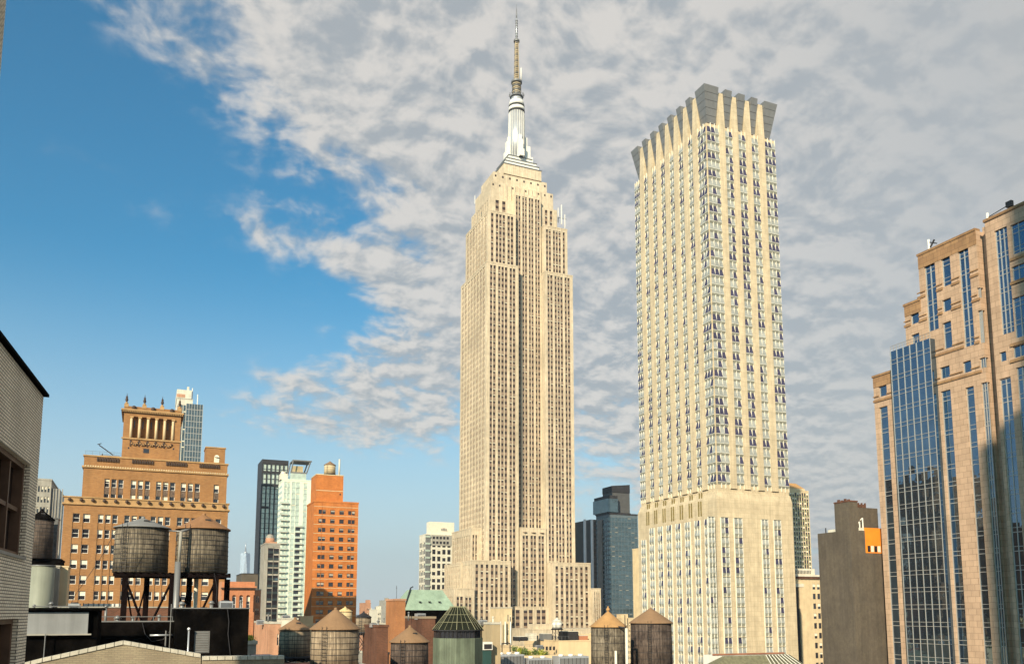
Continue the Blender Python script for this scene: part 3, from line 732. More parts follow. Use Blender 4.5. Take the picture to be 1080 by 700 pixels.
# curtain bay (proud), and shaded right part
wl = G.wall
def cells(y_lo, y_hi, ztop, ops, xp, thick=1.2, m=GRAN):
    """wall slab at x=xp..xp+thick between y_lo..y_hi with rectangular openings cut out"""
    ys = sorted(set([y_lo, y_hi] + [v for q in ops for v in q[0][:2] if y_lo < v < y_hi]))
    for a, b in zip(ys[:-1], ys[1:]):
        if b - a < 1e-4: continue
        mid = (a + b) / 2; cuts = sorted([(q[0][2], q[0][3]) for q in ops if q[0][0] - 1e-6 < mid < q[0][1] + 1e-6])
        z = 0
        for (c0, c1) in cuts:
            if c0 > z + .01: wl.box(xp, xp + thick, a, b, z, min(c0, ztop), m)
            z = max(z, c1)
        if z < ztop: wl.box(xp, xp + thick, a, b, z, ztop, m)
PY = 3.9
def glaze(q, nv, x, name='glass', gm=BGLASS, double=True):
    y0_, y1_, z0_, z1_ = q
    m = MB(); m.box(x, x + .08, y0_, y1_, z0_, z1_, gm)
    for i in range(nv + 1):
        y = y0_ + (y1_ - y0_) * i / nv
        y = min(max(y, y0_ + .09), y1_ - .09)
        m.box(x - .12, x - .002, y - .09, y + .09, z0_, z1_, MULL)
    k = int(z0_ / PY) + 1
    while k * PY < z1_ - .3:
        m.box(x - .08, x - .003, y0_ + .1, y1_ - .1, k * PY - .07, k * PY + .07, MULL)
        if double and k * PY + .95 < z1_ - .2: m.box(x - .08, x - .003, y0_ + .1, y1_ - .1, k * PY + .9, k * PY + 1.0, MULL)
        k += 1
    o = m.build('window', G.root, loc=(x, (y0_ + y1_) / 2, z0_)); return o
yB0, yB1 = Yat(943.2, 440), Yat(986, 440)     # curtain bay span (yB0 > yB1)
secs = [(yA, Yat(940, 440), zAt), (Yat(940, 440), yCc, zAt), (yCc, yD, zCt), (yD, yE + 1.6, zDt)]
S2 = [(yA, yCc, zAt), (yCc, yD, zCt), (yD, yE + 2.4, zDt)]
lim = yE + 2.4
for (hi, lo_, zt) in S2:
    ops = [o_ for o_ in openings if o_[0][1] > lo_ and o_[0][0] < hi]
    ops2 = [([max(o_[0][0], lo_), min(o_[0][1], hi), o_[0][2], min(o_[0][3], zt - 1.0)], o_[1]) for o_ in ops]
    cells(lo_, hi, zt, ops2, XR)
    wl.box(XR + 1.2, XR + 40, lo_, hi, 0, zt - .05, GRAN)
    wl.box(XR - .25, XR + 1.4, lo_ - .0, hi + .2, zt + .001, zt + .55, GRAN2)
# recess strip
wl.box(XR + 2.2, XR + 40, yE, lim, 0, zDt + 1, GRAN)
for q, nv in openings:
    if q[1] <= lim: continue
    glaze([max(q[0], lim), q[1], q[2], q[3]], nv, XR + .45)
# right part, E, slightly proud
xe = XR - 1.0
eops = []
def addE(a, t, b, u, nv=1):
    y0_, z0_ = YZ(a, t, xe); y1_ = YZ(b, t, xe)[0]; z1_ = YZ(a, u, xe)[1] if u < 900 else BOT
    eops.append(([y1_, y0_, z1_, z0_], nv))
for z_ in ((1048.5, 244, 1062, 356, 3), (1065.5, 238, 1096, 270, 4), (1066.5, 282, 1096, 302, 4), (1067.5, 315, 1097, 358, 4), (1068, 366, 1097, 378, 4),
           (1054, 372, 1061, 382, 1), (1054, 400, 1066, 900, 2), (1071.5, 388, 1083, 900, 2), (1091, 388, 1099, 900, 1)): addE(*z_)
yE1 = YZ(1038.5, 237, xe)[0]; yEe = YZ(1135, 240, xe)[0]
cells(yEe, yE1, zEt, eops, xe, 1.4)
wl.box(xe + 1.4, XR + 38, yEe, yE1 - .01, 0, zEt - .05, GRAN)
wl.box(xe - .3, xe + 1.6, yEe, yE1 + .2, zEt + .001, zEt + .6, GRAN2)
for q, nv in eops: glaze([max(q[0], yEe), q[1], q[2], q[3]], nv, xe + .4)
# string courses of darker granite
for (pa, ya_, pb) in ((968, 316, 1038), (954, 346, 1038), (985, 377, 1038), (921.5, 425, 1038)):
    y0_, z0_ = yz(pa, ya_); y1_ = yz(pb, ya_)[0]
    for (u, t) in ((z0_, .55), (z0_ + 1.3, .25)):
        # cut round the tall glazed strips
        segs_ = [(y1_, y0_)]
        for q, nv in openings:
            if q[2] < u + t and q[3] > u:
                ns = []
                for (a, b) in segs_:
                    if q[1] <= a or q[0] >= b: ns.append((a, b)); continue
                    if q[0] > a: ns.append((a, q[0]))
                    if q[1] < b: ns.append((q[1], b))
                segs_ = ns
        for a, b in segs_:
            a = max(a, lim)
            if b - a > .1: wl.box(XR - .22, XR, a, b, u, u + t, GRAN2)
for py_ in (276, 301, 366, 383):
    z0_ = YZ(1066, py_, xe)[1]; wl.box(xe - .25, xe, yEe, YZ(1066, py_, xe)[0], z0_, z0_ + .6, GRAN2)
# pale bands between the upper storeys
for k, z_ in enumerate([zDt - 4.5 - .2]):
    wl.box(XR - .08, XR, lim, yD, zDt - 3.2, zDt - 0, GRAN2)
wl.box(XR - .08, XR, yD + .01, yCc, zCt - 2.6, zCt, GRAN2); wl.box(XR - .08, XR, yCc + .01, yA, zAt - 2.6, zAt, GRAN2)
# stone joints
gj = MB()
# curtain-wall bay
xb_ = XR - 1.6
m = MB(); ya_, yb_ = YZ(986, 440, xb_)[0], YZ(943, 440, xb_)[0]
zBT = YZ(934.6, 372.5, xb_)[1]
ztop1 = YZ(950, 440, xb_)[1]
yb2 = YZ(937, 373, xb_)[0]
m.box(xb_, XR - .01, ya_, yb_, BOT, zBT, BGLASS)
nv = 6
for i in range(nv + 1):
    y = ya_ + (yb_ - ya_) * i / nv; m.box(xb_ - .14, xb_ - .002, y - .06, y + .06, BOT, zBT, MULL)
k = 2
while k * PY < zBT:
    for dz_ in (0, .95): 
        if k * PY + dz_ < zBT - .2: m.box(xb_ - .1, xb_ - .003, ya_ + .1, yb_ - .1, k * PY + dz_ - .045, k * PY + dz_ + .045, MULL)
    k += 1
m.build('curtain_wall', G.root)
m = MB()
for i in range(14):
    y = ya_ + (yb_ - ya_) * i / 13; m.bar((xb_ + .1, y, zBT), (xb_ + .1, y, zBT + 1.3), .06, MULL, 4)
m.bar((xb_ + .1, ya_, zBT + 1.3), (xb_ + .1, yb_, zBT + 1.3), .07, MULL, 4); m.bar((xb_ + .1, ya_, zBT + .7), (xb_ + .1, yb_, zBT + .7), .05, MULL, 4)
m.build('railing', G.root)
# roof antennas / davits
for (px_, p0, p1, arm) in ((978, 264, 252, (-2.2, 1.2)), (1040, 236, 224, (-5, 1.8))):
    y_, z_ = yz(px_, p0); z2 = yz(px_, p1)[1]
    m = MB(); m.bar((XR + .6, y_, z_ - 2.5), (XR + .6, y_, z2), .28, WHITE, 8)
    if arm[0] < -3:
        m.bar((XR + .6, y_, z2 - 1), (XR + .6, y_ + arm[0], z2 - .4), .1, DGREY, 6); m.box(XR + .2, XR + 1, y_ + arm[0] - .9, y_ + arm[0] + .4, z2 - .9, z2 + .3, DGREY)
    else:
        m.bar((XR + .6, y_, z2 - .6), (XR + .6, y_ + arm[0], z2 - 1.8), .12, DGREY, 6); m.bar((XR + .6, y_ - .4, z2 - 2.0), (XR + .6, y_ - 1.6, z2 - .6), .2, DGREY, 6)
    m.build('roof_davit', G.root)
G.finish()

# ================================================================== BROWN BRICK BUILDING WITH PENTHOUSE
YN = 200
B = Bld('brown_brick_building', (0, YN, 0), 'brown brick building with columned penthouse and finials behind the twin tanks', 'building')
bx0 = XZ(63, 600, YN)[0]; bx1 = XZ(238, 600, YN)[0]; zl_ = XZ(150, 529, YN)[1]; zu_ = XZ(160, 482, YN)[1]; ux0 = XZ(88, 500, YN + 5)[0]
fhb = 13.9 * YN / F * 1.05
def xb2(px_): return XZ(px_, 600, YN)[0]
def cols(pairs, x0, x1):
    out = []; c = x0
    for (a, b) in pairs:
        a, b = xb2(a), xb2(b)
        out.append(('p', a - c)); out.append(('w', b - a)); c = b
    out.append(('p', x1 - c)); return out
SPB = mat('dark_patterned_spandrel', (.11, .075, .055), .7, .5, 2.5)
g3 = lambda a: [(a, a + 5.6), (a + 7.6, a + 13.2), (a + 15.2, a + 20.8)]
lowp = [(73, 80.5), (84, 91.5)] + g3(100) + g3(128) + g3(156) + g3(184) + [(213, 220.5), (225, 231)]
KW = dict(fh=fhb, wh=1.85, sill=.6, r_=.45, mats=(DGL, BLIND, WHITE), blinds=(0, 0, 0, .3, .45, .5, .5), sp_in=.12)
B.block(bx0, bx1, YN, YN + 45, 0, zl_ - 1.2, BROWN, F_=cols(lowp, bx0, bx1), spm=BROWN, **KW)
upp = g3(103.5) + g3(132.5) + g3(160) + g3(187) + [(222.8, 228.5)]
B.block(ux0, bx1 - .2, YN + 4, YN + 44, zl_ - 1.2, zu_ - 2.5, BROWN, F_=cols(upp, ux0, bx1 - .2), spm=SPB, z_first=zl_ - 0.5, **KW)
wl = B.wall
wl.box(ux0 - .3, bx1 + .1, YN + 3.7, YN + 44.3, zu_ - 2.5, zu_ - 2.1, TERRA); wl.box(ux0, bx1 - .2, YN + 4, YN + 44, zu_ - 2.1, zu_, BROWN)
wl.box(ux0 - .2, bx1, YN + 3.8, YN + 44.2, zu_, zu_ + .3, TERRA)
wl.box(bx0 - .35, bx1 + .35, YN - .35, YN + 45.3, zl_ - 1.2, zl_ - .85, TERRA)
wl.box(bx0 - .05, bx1 + .05, YN - .05, YN + 3.9, zl_ - .85, zl_ + .3, TERRA); wl.box(bx0 - .25, bx1 + .25, YN - .25, YN + 3.95, zl_ + .3, zl_ + .55, TERRA)
for i in range(15):   # terracotta bosses along the lower cornice
    x = bx0 + 1 + (bx1 - bx0 - 2) * i / 14; wl.sphere((x, YN - .35, zl_ - .2), .38, DTERRA, 8)
for i in range(60):
    x = ux0 + .4 + (bx1 - ux0 - .8) * i / 59; wl.box(x - .12, x + .12, YN + 3.62, YN + 3.8, zu_ - 2.3, zu_ - 2.0, CREAM)
for i in range(4):
    for j in range(9):
        x = ux0 + 2.5 + i * 7.0 + j * .5; wl.box(x, x + .3, YN + 3.7, YN + 4, zu_ - .95, zu_ - .15, DTERRA)
B.finish()
m = MB()
q0, q1 = xb2(129.5) , xb2(191.5); yp = YN + 8
q0 = XZ(130, 450, yp)[0]; q1 = XZ(190.5, 450, yp)[0]; zc = XZ(160, 436.5, yp)[1]; zpt = XZ(160, 430, yp)[1]; zr1, zr0 = XZ(160, 440.5, yp)[1], XZ(160, 463, yp)[1]
rec = 1.0
zp0 = zu_
m.box(q0, q1, yp + rec, yp + 13, zp0, zc, BROWN); m.box(q0, q1, yp, yp + rec, zp0, zr0, BROWN); m.box(q0, q1, yp, yp + rec, zr1, zc, BROWN)
nic = 5; mw = (q1 - q0) * .135; iw = (q1 - q0 - 2 * mw) / nic
m.box(q0, q0 + mw, yp, yp + rec, zr0, zr1, BROWN); m.box(q1 - mw, q1, yp, yp + rec, zr0, zr1, BROWN)
for i in range(1, nic):
    x = q0 + mw + iw * i; m.box(x - .35, x + .35, yp + .1, yp + rec, zr0, zr1, TERRA)
for x in [q0 + mw + iw * i for i in range(nic + 1)]:
    m.frustum(x, yp - .05, .30, .26, zr0, zr1 - .4, CREAM, 10); m.box(x - .38, x + .38, yp - .4, yp - .001, zr1 - .4, zr1, TERRA)
for i in range(nic):
    x = q0 + mw + iw * (i + .5); m.box(x - .3, x - .12, yp + rec - .06, yp + rec, (zr0 + zr1) / 2, zr1 - .8, DGL)
    # swag
    for a in range(9):
        t = -1 + a / 4; m.sphere((x + t * iw * .42, yp - .12, zr0 - 1.0 - .55 * (1 - t * t)), .28, TERRA if a % 2 else DTERRA, 6)
    m.box(x - iw / 2 - .12, x - iw / 2 + .12, yp - .2, yp, zr0 - 1.9, zr0 - .5, DTERRA)
m.box(q0 - .25, q1 + .25, yp - .25, yp, zr0 - .35, zr0, TERRA)
m.box(q0 - .3, q1 + .3, yp - .3, yp + 13.3, zc, zc + .35, DTERRA); m.box(q0 - .6, q1 + .6, yp - .6, yp + 13.6, zc + .35, zc + .7, TERRA)
for i in range(34):
    x = q0 - .3 + (q1 - q0 + .4) * i / 33; m.box(x, x + .22, yp - .5, yp - .3, zc, zc + .34, TERRA)
m.box(q0, q1, yp, yp + .5, zc + .7, zpt, BROWN); m.box(q0, q0 + .5, yp + .5, yp + 13, zc + .7, zpt, BROWN); m.box(q1 - .5, q1, yp + .5, yp + 13, zc + .7, zpt, BROWN)
for i in range(3):
    x = q0 + (q1 - q0) * (i + .5) / 3; m.sphere((x, yp - .1, (zc + zpt) / 2 + .4), .5, DTERRA, 10)
m.box((q0 + q1) / 2 - 1.6, (q0 + q1) / 2 - .4, yp - .03, yp, zp0 + 2.2, zp0 + 3.2, DGL)
for (fx, fz) in ((.1, 3.5), (.88, 4.0)): m.box(q0 + (q1 - q0) * fx, q0 + (q1 - q0) * fx + .3, yp - .02, yp, zp0 + fz - .6, zp0 + fz - .2, DGL)
pent = m.build('penthouse', B.root)
for i in range(4):
    x = q0 + .4 + (q1 - q0 - .8) * i / 3; f_ = MB()
    f_.box(x - .45, x + .45, yp - .1, yp + .8, zpt - .3, zpt + .5, TERRA); f_.frustum(x, yp + .35, .42, .16, zpt + .5, zpt + 1.0, TERRA, 8)
    f_.frustum(x, yp + .35, .16, .34, zpt + 1.0, zpt + 1.4, DTERRA, 8); f_.frustum(x, yp + .35, .34, .22, zpt + 1.4, zpt + 1.9, DTERRA, 8); f_.sphere((x, yp + .35, zpt + 2.1), .26, DTERRA, 8); f_.frustum(x, yp + .35, .1, .02, zpt + 2.3, zpt + 3.0, DTERRA, 6)
    f_.build('finial', pent)
tx0, tx1 = XZ(217, 480, YN + 4.5)[0], XZ(237.4, 480, YN + 4.5)[0]; tz = XZ(227, 472.5, YN + 4.5)[1]
m = MB(); m.box(tx0, tx1, YN + 4.4, YN + 10, zu_ + .3, tz, BROWN); m.box(tx0 - .15, tx1 + .15, YN + 4.25, YN + 10.1, tz, tz + .25, TERRA)
xc = (tx0 + tx1) / 2 + .3; m.box(xc - .55, xc + .55, YN + 4.3, YN + 4.39, zu_ + .5, zu_ + 1.7, BLIND); m.frustum(xc, YN + 4.36, .01, .55, zu_ + 1.7, zu_ + 1.71, BLIND, 16)
for k in range(7):
    t0, t1 = math.pi * k / 7, math.pi * (k + 1) / 7
    m.poly([(xc, YN + 4.3, zu_ + 1.7), (xc + .55 * math.cos(t0), YN + 4.3, zu_ + 1.7 + .55 * math.sin(t0)), (xc + .55 * math.cos(t1), YN + 4.3, zu_ + 1.7 + .55 * math.sin(t1))], BLIND)
m.build('corner_turret', B.root)
m = MB(); x, z = XZ(108, 478, YN + 12); m.bar((x, YN + 12, z - 4), (x, YN + 12, z), .1, DGREY, 6); m.bar((x + 2.2, YN + 12, z - .2), (x - .8, YN + 12, z + 1.9), .12, DGREY, 6); m.box(x - .4, x + 3.6, YN + 12, YN + 14, z - 4, z - .3, GREYM)
m.bar((x - 1.1, YN + 12, z + 2.0), (x - .3, YN + 12, z + 2.3), .1, DGREY, 6)
tag(m.build('roof_crane'), 'small window-cleaning crane on the brown brick building roof left of the penthouse', 'crane')

# ================================================================== generic towers
def tower(name, label, pxl, pxr, pytop, Y, depth, wallm, pat, fh_, wh, sill, cat='building', left=None, zb=0, r_=.3, cap=.6, capm=None, limit=100, ref=None, lf=None, **k):
    pr = ref or (pytop + 30)
    x0, x1 = (XZ(pxl, pr, Y)[0] if lf or pxl < 140 else XZ(pxl, pr, Y + depth)[0]), XZ(pxr, pr, Y)[0]; x0 = min(x0, x1 - 3); z1 = XZ((pxl + pxr) / 2, pytop, Y)[1]
    if lf: depth = YZ(lf, pr, x0)[0] - Y
    b = Bld(name, (x0, Y, 0), label, cat)
    b.block(x0, x1, Y, Y + depth, zb, z1, wallm, F_=pat, L_=left, r_=r_, cap=cap, capm=capm, fh=fh_, wh=wh, sill=sill, **k)
    b.x0, b.x1, b.z1, b.Y = x0, x1, z1, Y
    return b
def ribs(n, w_=1.5, p=.6): return [('p', p)] + rep([('w', w_)], n, [('p', p)]) + [('p', p)]

# glass high-rise with orange top, behind the brown building
b = tower('glass_highrise', 'slender blue glass high-rise rising behind the columned penthouse', 184, 202, 421, 600, 30, OFFW, ribs(5, 1.8, .5), 4, 2.6, .7, cat='skyscraper', spm=TEAL, mats=(TEAL, BLIND, None), blinds=(0, 0, .3))
xg0, xg1 = XZ(196, 440, 592)[0], XZ(213.5, 440, 592)[0]; zg = XZ(205, 426, 592)[1]
m = MB(); m.box(xg0, xg1, 592, 599.9, 0, zg, TEAL)
for i in range(7): x = xg0 + (xg1 - xg0) * i / 6; m.box(x - .15, x + .15, 591.8, 591.99, 0, zg, MULL)
k = 1
while zg - k * 4 > 20: m.box(xg0, xg1, 591.85, 591.98, zg - k * 4, zg - k * 4 + .35, MULL); k += 1
m.build('curtain_wall', b.root)
m = MB(); zt = b.z1
for i, (mm, h_) in enumerate(((OFFW, 2), (ORP, 2.2), (OFFW, 2.2), (ORP, 1.2), (OFFW, 2.5))):
    pass
m.box(b.x0 - .3, b.x1 - 1, 599.5, 628, zt + .6, zt + 6.5, OFFW); m.box(b.x0 - .32, b.x1 - 5, 599.4, 599.49, zt + 1.2, zt + 3.4, SALM)
m.box(b.x0 + .5, b.x0 + 3, 599.3, 599.45, zt - 8, zt - 5.5, SALM); m.box(b.x1 - 4, b.x1 - 2.6, 600, 601, zt + 6.5, zt + 9, OFFW); m.bar((b.x1 - .5, 601, zt), (b.x1 - .5, 601, zt + 8.5), .35, WHITE); m.bar((b.x1 + 3, 601, zg), (b.x1 + 3, 601, zt + 4.5), .35, WHITE)
m.build('rooftop_plant', b.root)
b.finish(60)

# grey art-deco slab at far left with dark tank
b = tower('grey_highrise', 'grey ribbed high-rise at far left beside the brick wall', 30, 52.5, 506, 330, 30, CONC, ribs(6, .9, .8), 3.6, 2, .8, mats=(DGL, BLIND, None))
m = MB(); m.box(b.x1 + .01, XZ(62, 530, 331)[0], 331, 350, 0, XZ(56, 515, 331)[1], GREYM); xx = XZ(61.5, 530, 331)[0]
for i in range(4): m.box(b.x1 + .6 + i * .9, b.x1 + .9 + i * .9, 330.7, 330.99, 20, XZ(56, 515, 331)[1], CONC)
m.build('side_wing', b.root); b.finish(40)

# far super-tall
def far_spire():
    Y = 4300; x, z0_ = XZ(258, 606, Y); zt = XZ(258, 583, Y)[1]; ws = XZ(263, 590, Y)[0] - XZ(252.5, 590, Y)[0]
    t = thing('distant_skyscraper', (x, Y, 0), 'hazy pale spired skyscraper far away left of the striped tower', 'skyscraper')
    m = MB(); h = ws / 2
    GL = glass('distant_pale_glass', (.45, .52, .60), .2, .3)
    B0 = [(x - h, Y - h), (x + h, Y - h), (x + h, Y + h), (x - h, Y + h)]; T0 = [(x, Y - h), (x + h * .95, Y), (x, Y + h), (x - h * .95, Y)]
    m.box(x - h, x + h, Y - h, Y + h, 0, 60, GL)
    for i in range(4):
        a, b_ = B0[i], B0[(i + 1) % 4]; ta, tb = T0[i], T0[(i + 1) % 4]
        m.poly([(*a, 60), (*b_, 60), (*ta, zt)], GL); m.poly([(*b_, 60), (*tb, zt), (*ta, zt)], GL)
    m.poly([(*p, zt) for p in T0], GL); m.build('shaft', t)
    m = MB(); m.frustum(x, Y, 9, 7, zt, zt + 8, SILV, 12); m.frustum(x, Y, 3.5, .8, zt + 8, XZ(258, 571, Y)[1], SILV, 8); m.build('spire', t)
far_spire()

# black striped tower
b = tower('striped_highrise', 'black high-rise with pale vertical stripes above the white glass tower', 275.5, 303.5, 485, 700, 40, DGREY, [('p', 1.0)] + rep([('p', 0.01), ('w', 2.6)], 6, [('p', 1.0)]) + [('p', .9)], 4, 3.9, .05, cat='skyscraper', lf=271, spm=GREYM, mats=(TEAL, GRGL, None), blinds=(.95, .95, .9), r_=.8, cap=.2)
for py_ in (499, 513, 536):
    z = XZ(290, py_, 700)[1]; b.wall.box(b.x0 + .5, b.x1 - (14 if py_ > 530 else 0) - .5, 699.6, 699.99, z, z + 1.6, DGREY)
b.finish(70)
# white glass tower with slanted crown
b = tower('white_glass_tower', 'white glass apartment tower with slanted open crown beside the orange building', 297, 329, 506.5, 500, 30, mat('green_white_render', (.62, .68, .56), .6, .06, .3),
          [('p', 1.2), ('w', 1.5), ('p', .5), ('w', 1.5), ('p', 1.3), ('w', 2.2), ('p', .4), ('w', 2.2), ('p', 2.6), ('w', 2), ('p', 3.5)], 3.3, 1.7, .9, spm=GRGL, mats=(GRGL, BLIND, None), blinds=(0, 0, .3), left=ribs(8), lf=293)
m = MB(); zt = b.z1 + .6; c0, c1 = XZ(306.5, 500, 502)[0], XZ(323, 500, 502)[0]; zc1 = XZ(315, 486, 502)[1]
MW2 = MATS['white_mullion']
m.box(c0, c1, 502, 515, zt, zt + (zc1 - zt) * .35, GRGL)
zq = zt + (zc1 - zt) * .35
for (a, b_) in (((c0, 502), (c0 + 1.5, 502)), ((c1, 502), (c1 + 2.5, 502)), ((c0, 514), (c0 + 1.5, 514)), ((c1, 514), (c1 + 2.5, 514))):
    m.bar((a[0], a[1], zq), (b_[0], b_[1], zc1 + .6), .4, GREYM, 4)
m.box(c0 + 1, c1 + 3, 501.5, 514.5, zc1, zc1 + .6, GREYM); m.box(c0 + 2, c1 - 1.5, 505, 512, zq, zc1 - 2.5, mat('buff_plant', (.42, .34, .2), .8)); m.box(c0 + .6, c1 + .5, 501.9, 502.1, zq, zq + .8, GREYM)
m.box(c0 - 5.5, c0 - 1.5, 503, 509, zt, zt + 3.5, OFFW); m.sphere((c0 - 3.5, 506, zt + 3.5), 1.8, OFFW, 12)
m.build('slanted_crown', b.root)
nfl_ = int(b.z1 / 3.3)
for k in range(34):
    z = XZ(300, 525, 500)[1] - k * 3.3
    if z < 30: break
    if k > 0:
        m = MB(); m.box(b.x0 - 1.1, b.x0 + 3.6, 498.6, 500, z, z + .25, OFFW); m.box(b.x0 - 1.1, b.x0 + 3.6, 498.6, 498.7, z + .25, z + 1.1, GRGL); m.build('balcony', b.root)
    if k > 4:
        m = MB(); m.box(b.x0 + 8.0, b.x0 + 12, 498.7, 500, z, z + .25, OFFW); m.box(b.x0 + 8.0, b.x0 + 12, 498.7, 498.8, z + .25, z + 1.0, GRGL); m.build('balcony', b.root)
        b.wall.box(b.x0 + 8.2, b.x0 + 10.8, 499.9, 499.99, z - 2.0, z - .1, DGL)
b.finish()
b = tower('white_slab_wing', 'plain white slab just behind the orange building top left', 322, 334, 514, 520, 20, OFFW, ribs(3), 3.3, 1.7, .9); b.finish(20)
# grey glass stepped apartment tower
b = tower('grey_glass_tower', 'short grey glass tower with pinkish domed top in front of the striped one', 278, 294.5, 574, 380, 20, CONC, [('p', 1.8), ('w', 2.6), ('p', .15), ('w', 2.6), ('p', .5)], 2.9, 1.9, .7, spm=TEAL, mats=(DGL, BLIND2, None), blinds=(0, .3, .4), lf=274)
m = MB(); cx_ = XZ(285.5, 570, 384)[0]; m.frustum(cx_, 386, 2.0, 1.9, b.z1 + .6, b.z1 + 3.2, SALM, 12); m.sphere((cx_, 386, b.z1 + 3.2), 1.9, CONC, 12); m.box(b.x0 + 1, b.x1 - 1, 382, 392, b.z1 + .6, b.z1 + 1.4, SALM)
m.build('roof_dome', b.root); b.finish()

# orange brick apartment building
YO = 285
b = tower('orange_brick_building', 'orange brick apartment block with setback top and rooftop tank', 323, 377.5, 530, YO, 14, ORNG,
          [('p', 1.7), ('w', 1.3), ('m', .12), ('w', 1.3), ('p', 1.7), ('w', 1.75), ('p', 1.7), ('w', 1.75), ('p', 1.6), ('w', 1.25), ('m', .12), ('w', 1.25), ('p', 1.3)], 9.15 * YO / F * 1.04, 1.4, .9, r_=.35, mats=(DGL, BLIND2, None), blinds=(0, 0, .25, .4, .6), left=[('p', 3), ('p', 8), ('p', 3)], z_first=3.2)
k = 1
fo = 9.15 * YO / F * 1.04
while 3.2 + k * fo < b.z1: 
    z = 3.2 + k * fo + .3; b.wall.box(b.x0 - .06, b.x1 + .06, YO - .06, YO - .001, z, z + .14, CREAM); k += 1
p0, p1, zt = XZ(333.5, 515, YO + 2)[0], XZ(362, 515, YO + 2)[0], XZ(347, 501, YO + 2)[1]
b.wall.box(p0, p1, YO + 2, YO + 12, b.z1 + .6, zt, ORNG); b.wall.box(p0 - .1, p1 + .1, YO + 1.9, YO + 12.1, zt, zt + .3, CREAM)
b.wall.box(p0 - .05, p1 + .05, YO + 1.93, YO + 2, b.z1 + 4.2, b.z1 + 4.4, CREAM); b.wall.box(p1 - 1.2, p1 - .8, YO + 1.95, YO + 1.999, b.z1 + 3, b.z1 + 3.6, DGL)
b.wall.bar((p1 - 1.3, YO + 3, zt), (p1 - 1.3, YO + 3, XZ(356, 484, YO + 3)[1]), .3, OFFW, 8)
b.finish(); OTOP = zt + .3

# building with rooftop logo panel left of the main tower
YQ = 580
b = tower('white_grid_building', 'white gridded hotel block with sign panel on roof, left of the tallest tower', 448.5, 477, 564, YQ, 25, OFFW, ribs(5, 2.2, 1.2), 5.0, 3.4, .8, lf=442, mats=(DGL, BLIND, None), blinds=(0, 0, .25), left=ribs(4, 3, .5))
b.wall.box(b.x0 - .1, b.x0 + 3.2, YQ - .7, YQ - .15, 10, b.z1, GREYM)
for k in range(22):
    z = b.z1 - 2 - k * 5
    if z < 12: break
    b.wall.box(b.x0 - .3, b.x0 + 3.3, YQ - 1.1, YQ - .71, z, z + 1.3, GRGL)
b.wall.box(b.x0 + 4.3, b.x1 + .1, YQ - .25, YQ - .13, b.z1 - 7.5, b.z1 - .2, CONC)
for i in range(5):
    for j in range(2):
        x = b.x0 + 5.3 + i * 2.6; b.window((x + .8, YQ - .26, b.z1 - 2.0 - j * 3.4), 'F', 1.6, 1.8, (DGL, BLIND, None), 0)
sx0, sx1 = XZ(453, 560, YQ + 1)[0], XZ(479, 560, YQ + 1)[0]; sz0, sz1 = b.z1, XZ(465, 551, YQ + 1)[1]
m = MB(); m.box(sx0, sx1, YQ + 1, YQ + 8, sz0 + .6, sz1 + .5, mat('cream_white_panel', (.70, .62, .50), .7, .06, .5))
pn = m.build('sign_panel', b.root)
m = MB(); cxs, czs = XZ(468.5, 558, YQ + .9)
for k in range(4):
    m.box(cxs - 2.2 + k * 1.1, cxs - 1.5 + k * 1.1, YQ + .85, YQ + .98, czs - .6, czs + .5 + (.4 if k in (1, 2) else 0), GREYM)
m.box(cxs - 2.3, cxs + 2.4, YQ + .87, YQ + .97, czs - 1.1, czs - .8, GREYM)
m.build('sign_lettering', pn)
b.finish()

# dark ribbed tower and teal glass tower right of the main tower
b = tower('dark_ribbed_tower', 'dark brown tower with two bright vertical fins, right of the tallest tower', 605, 629.5, 548, 600, 30, mat('dark_brown_stone', (.09, .065, .05), .7), ribs(9, 1.1, .5), 3.6, 2.2, .7, mats=(DGL, BLIND, None), blinds=(0,))
for px_ in (617.2, 624.8):
    x = XZ(px_, 590, 599)[0]; b.wall.box(x - .8, x + .8, 598.4, 599.9, 5, b.z1 + .3, SILV)
b.finish(60)
YT = 540
b = tower('teal_glass_tower', 'teal glass tower with black stepped roof plant beside flared-crown tower', 641.5, 673, 543, YT, 30, mat('teal_frame', (.10, .13, .15), .5), ribs(9, 2.2, .22), 3.5, 2.4, .5, cat='skyscraper', spm=mat('dark_teal_band', (.07, .10, .12), .3), mats=(TEAL, BLIND2, None), blinds=(0, 0, 0, 0, 0, .2), left=ribs(6, 2.2, .3), lf=629, cap=1.2, capm=DGREY)
b.wall.box(b.x0 - .5, b.x0 - .02, YT + 8, YT + 15, 5, b.z1 - 3, mat('taupe_rib', (.26, .20, .17), .7))
m = MB(); xa1, xa2 = XZ(640, 530, YT + 1)[0], XZ(651, 530, YT + 1)[0]; z1_, z2_ = XZ(640, 541, YT + 1)[1], XZ(640, 524, YT + 1)[1]
m.box(xa1 + .5, xa2 + 12, YT + 2, YT + 20, b.z1 + 1.2, z1_ + 1, DGREY)
m.box(xa1, xa2, YT, YT + 22, z1_ + 1, z2_ - 1, TEAL); m.box(xa1 + 1, xa2, YT + .5, YT + 22, z2_ - 1, z2_ + 1.5, DGREY)
xc0, xc1 = XZ(645.5, 520, YT + 6)[0], XZ(664, 520, YT + 6)[0]; z3 = XZ(650, 519, YT + 6)[1]; z4 = XZ(662, 511, YT + 6)[1]
PL = mat('dark_plant_grey', (.075, .075, .075), .6)
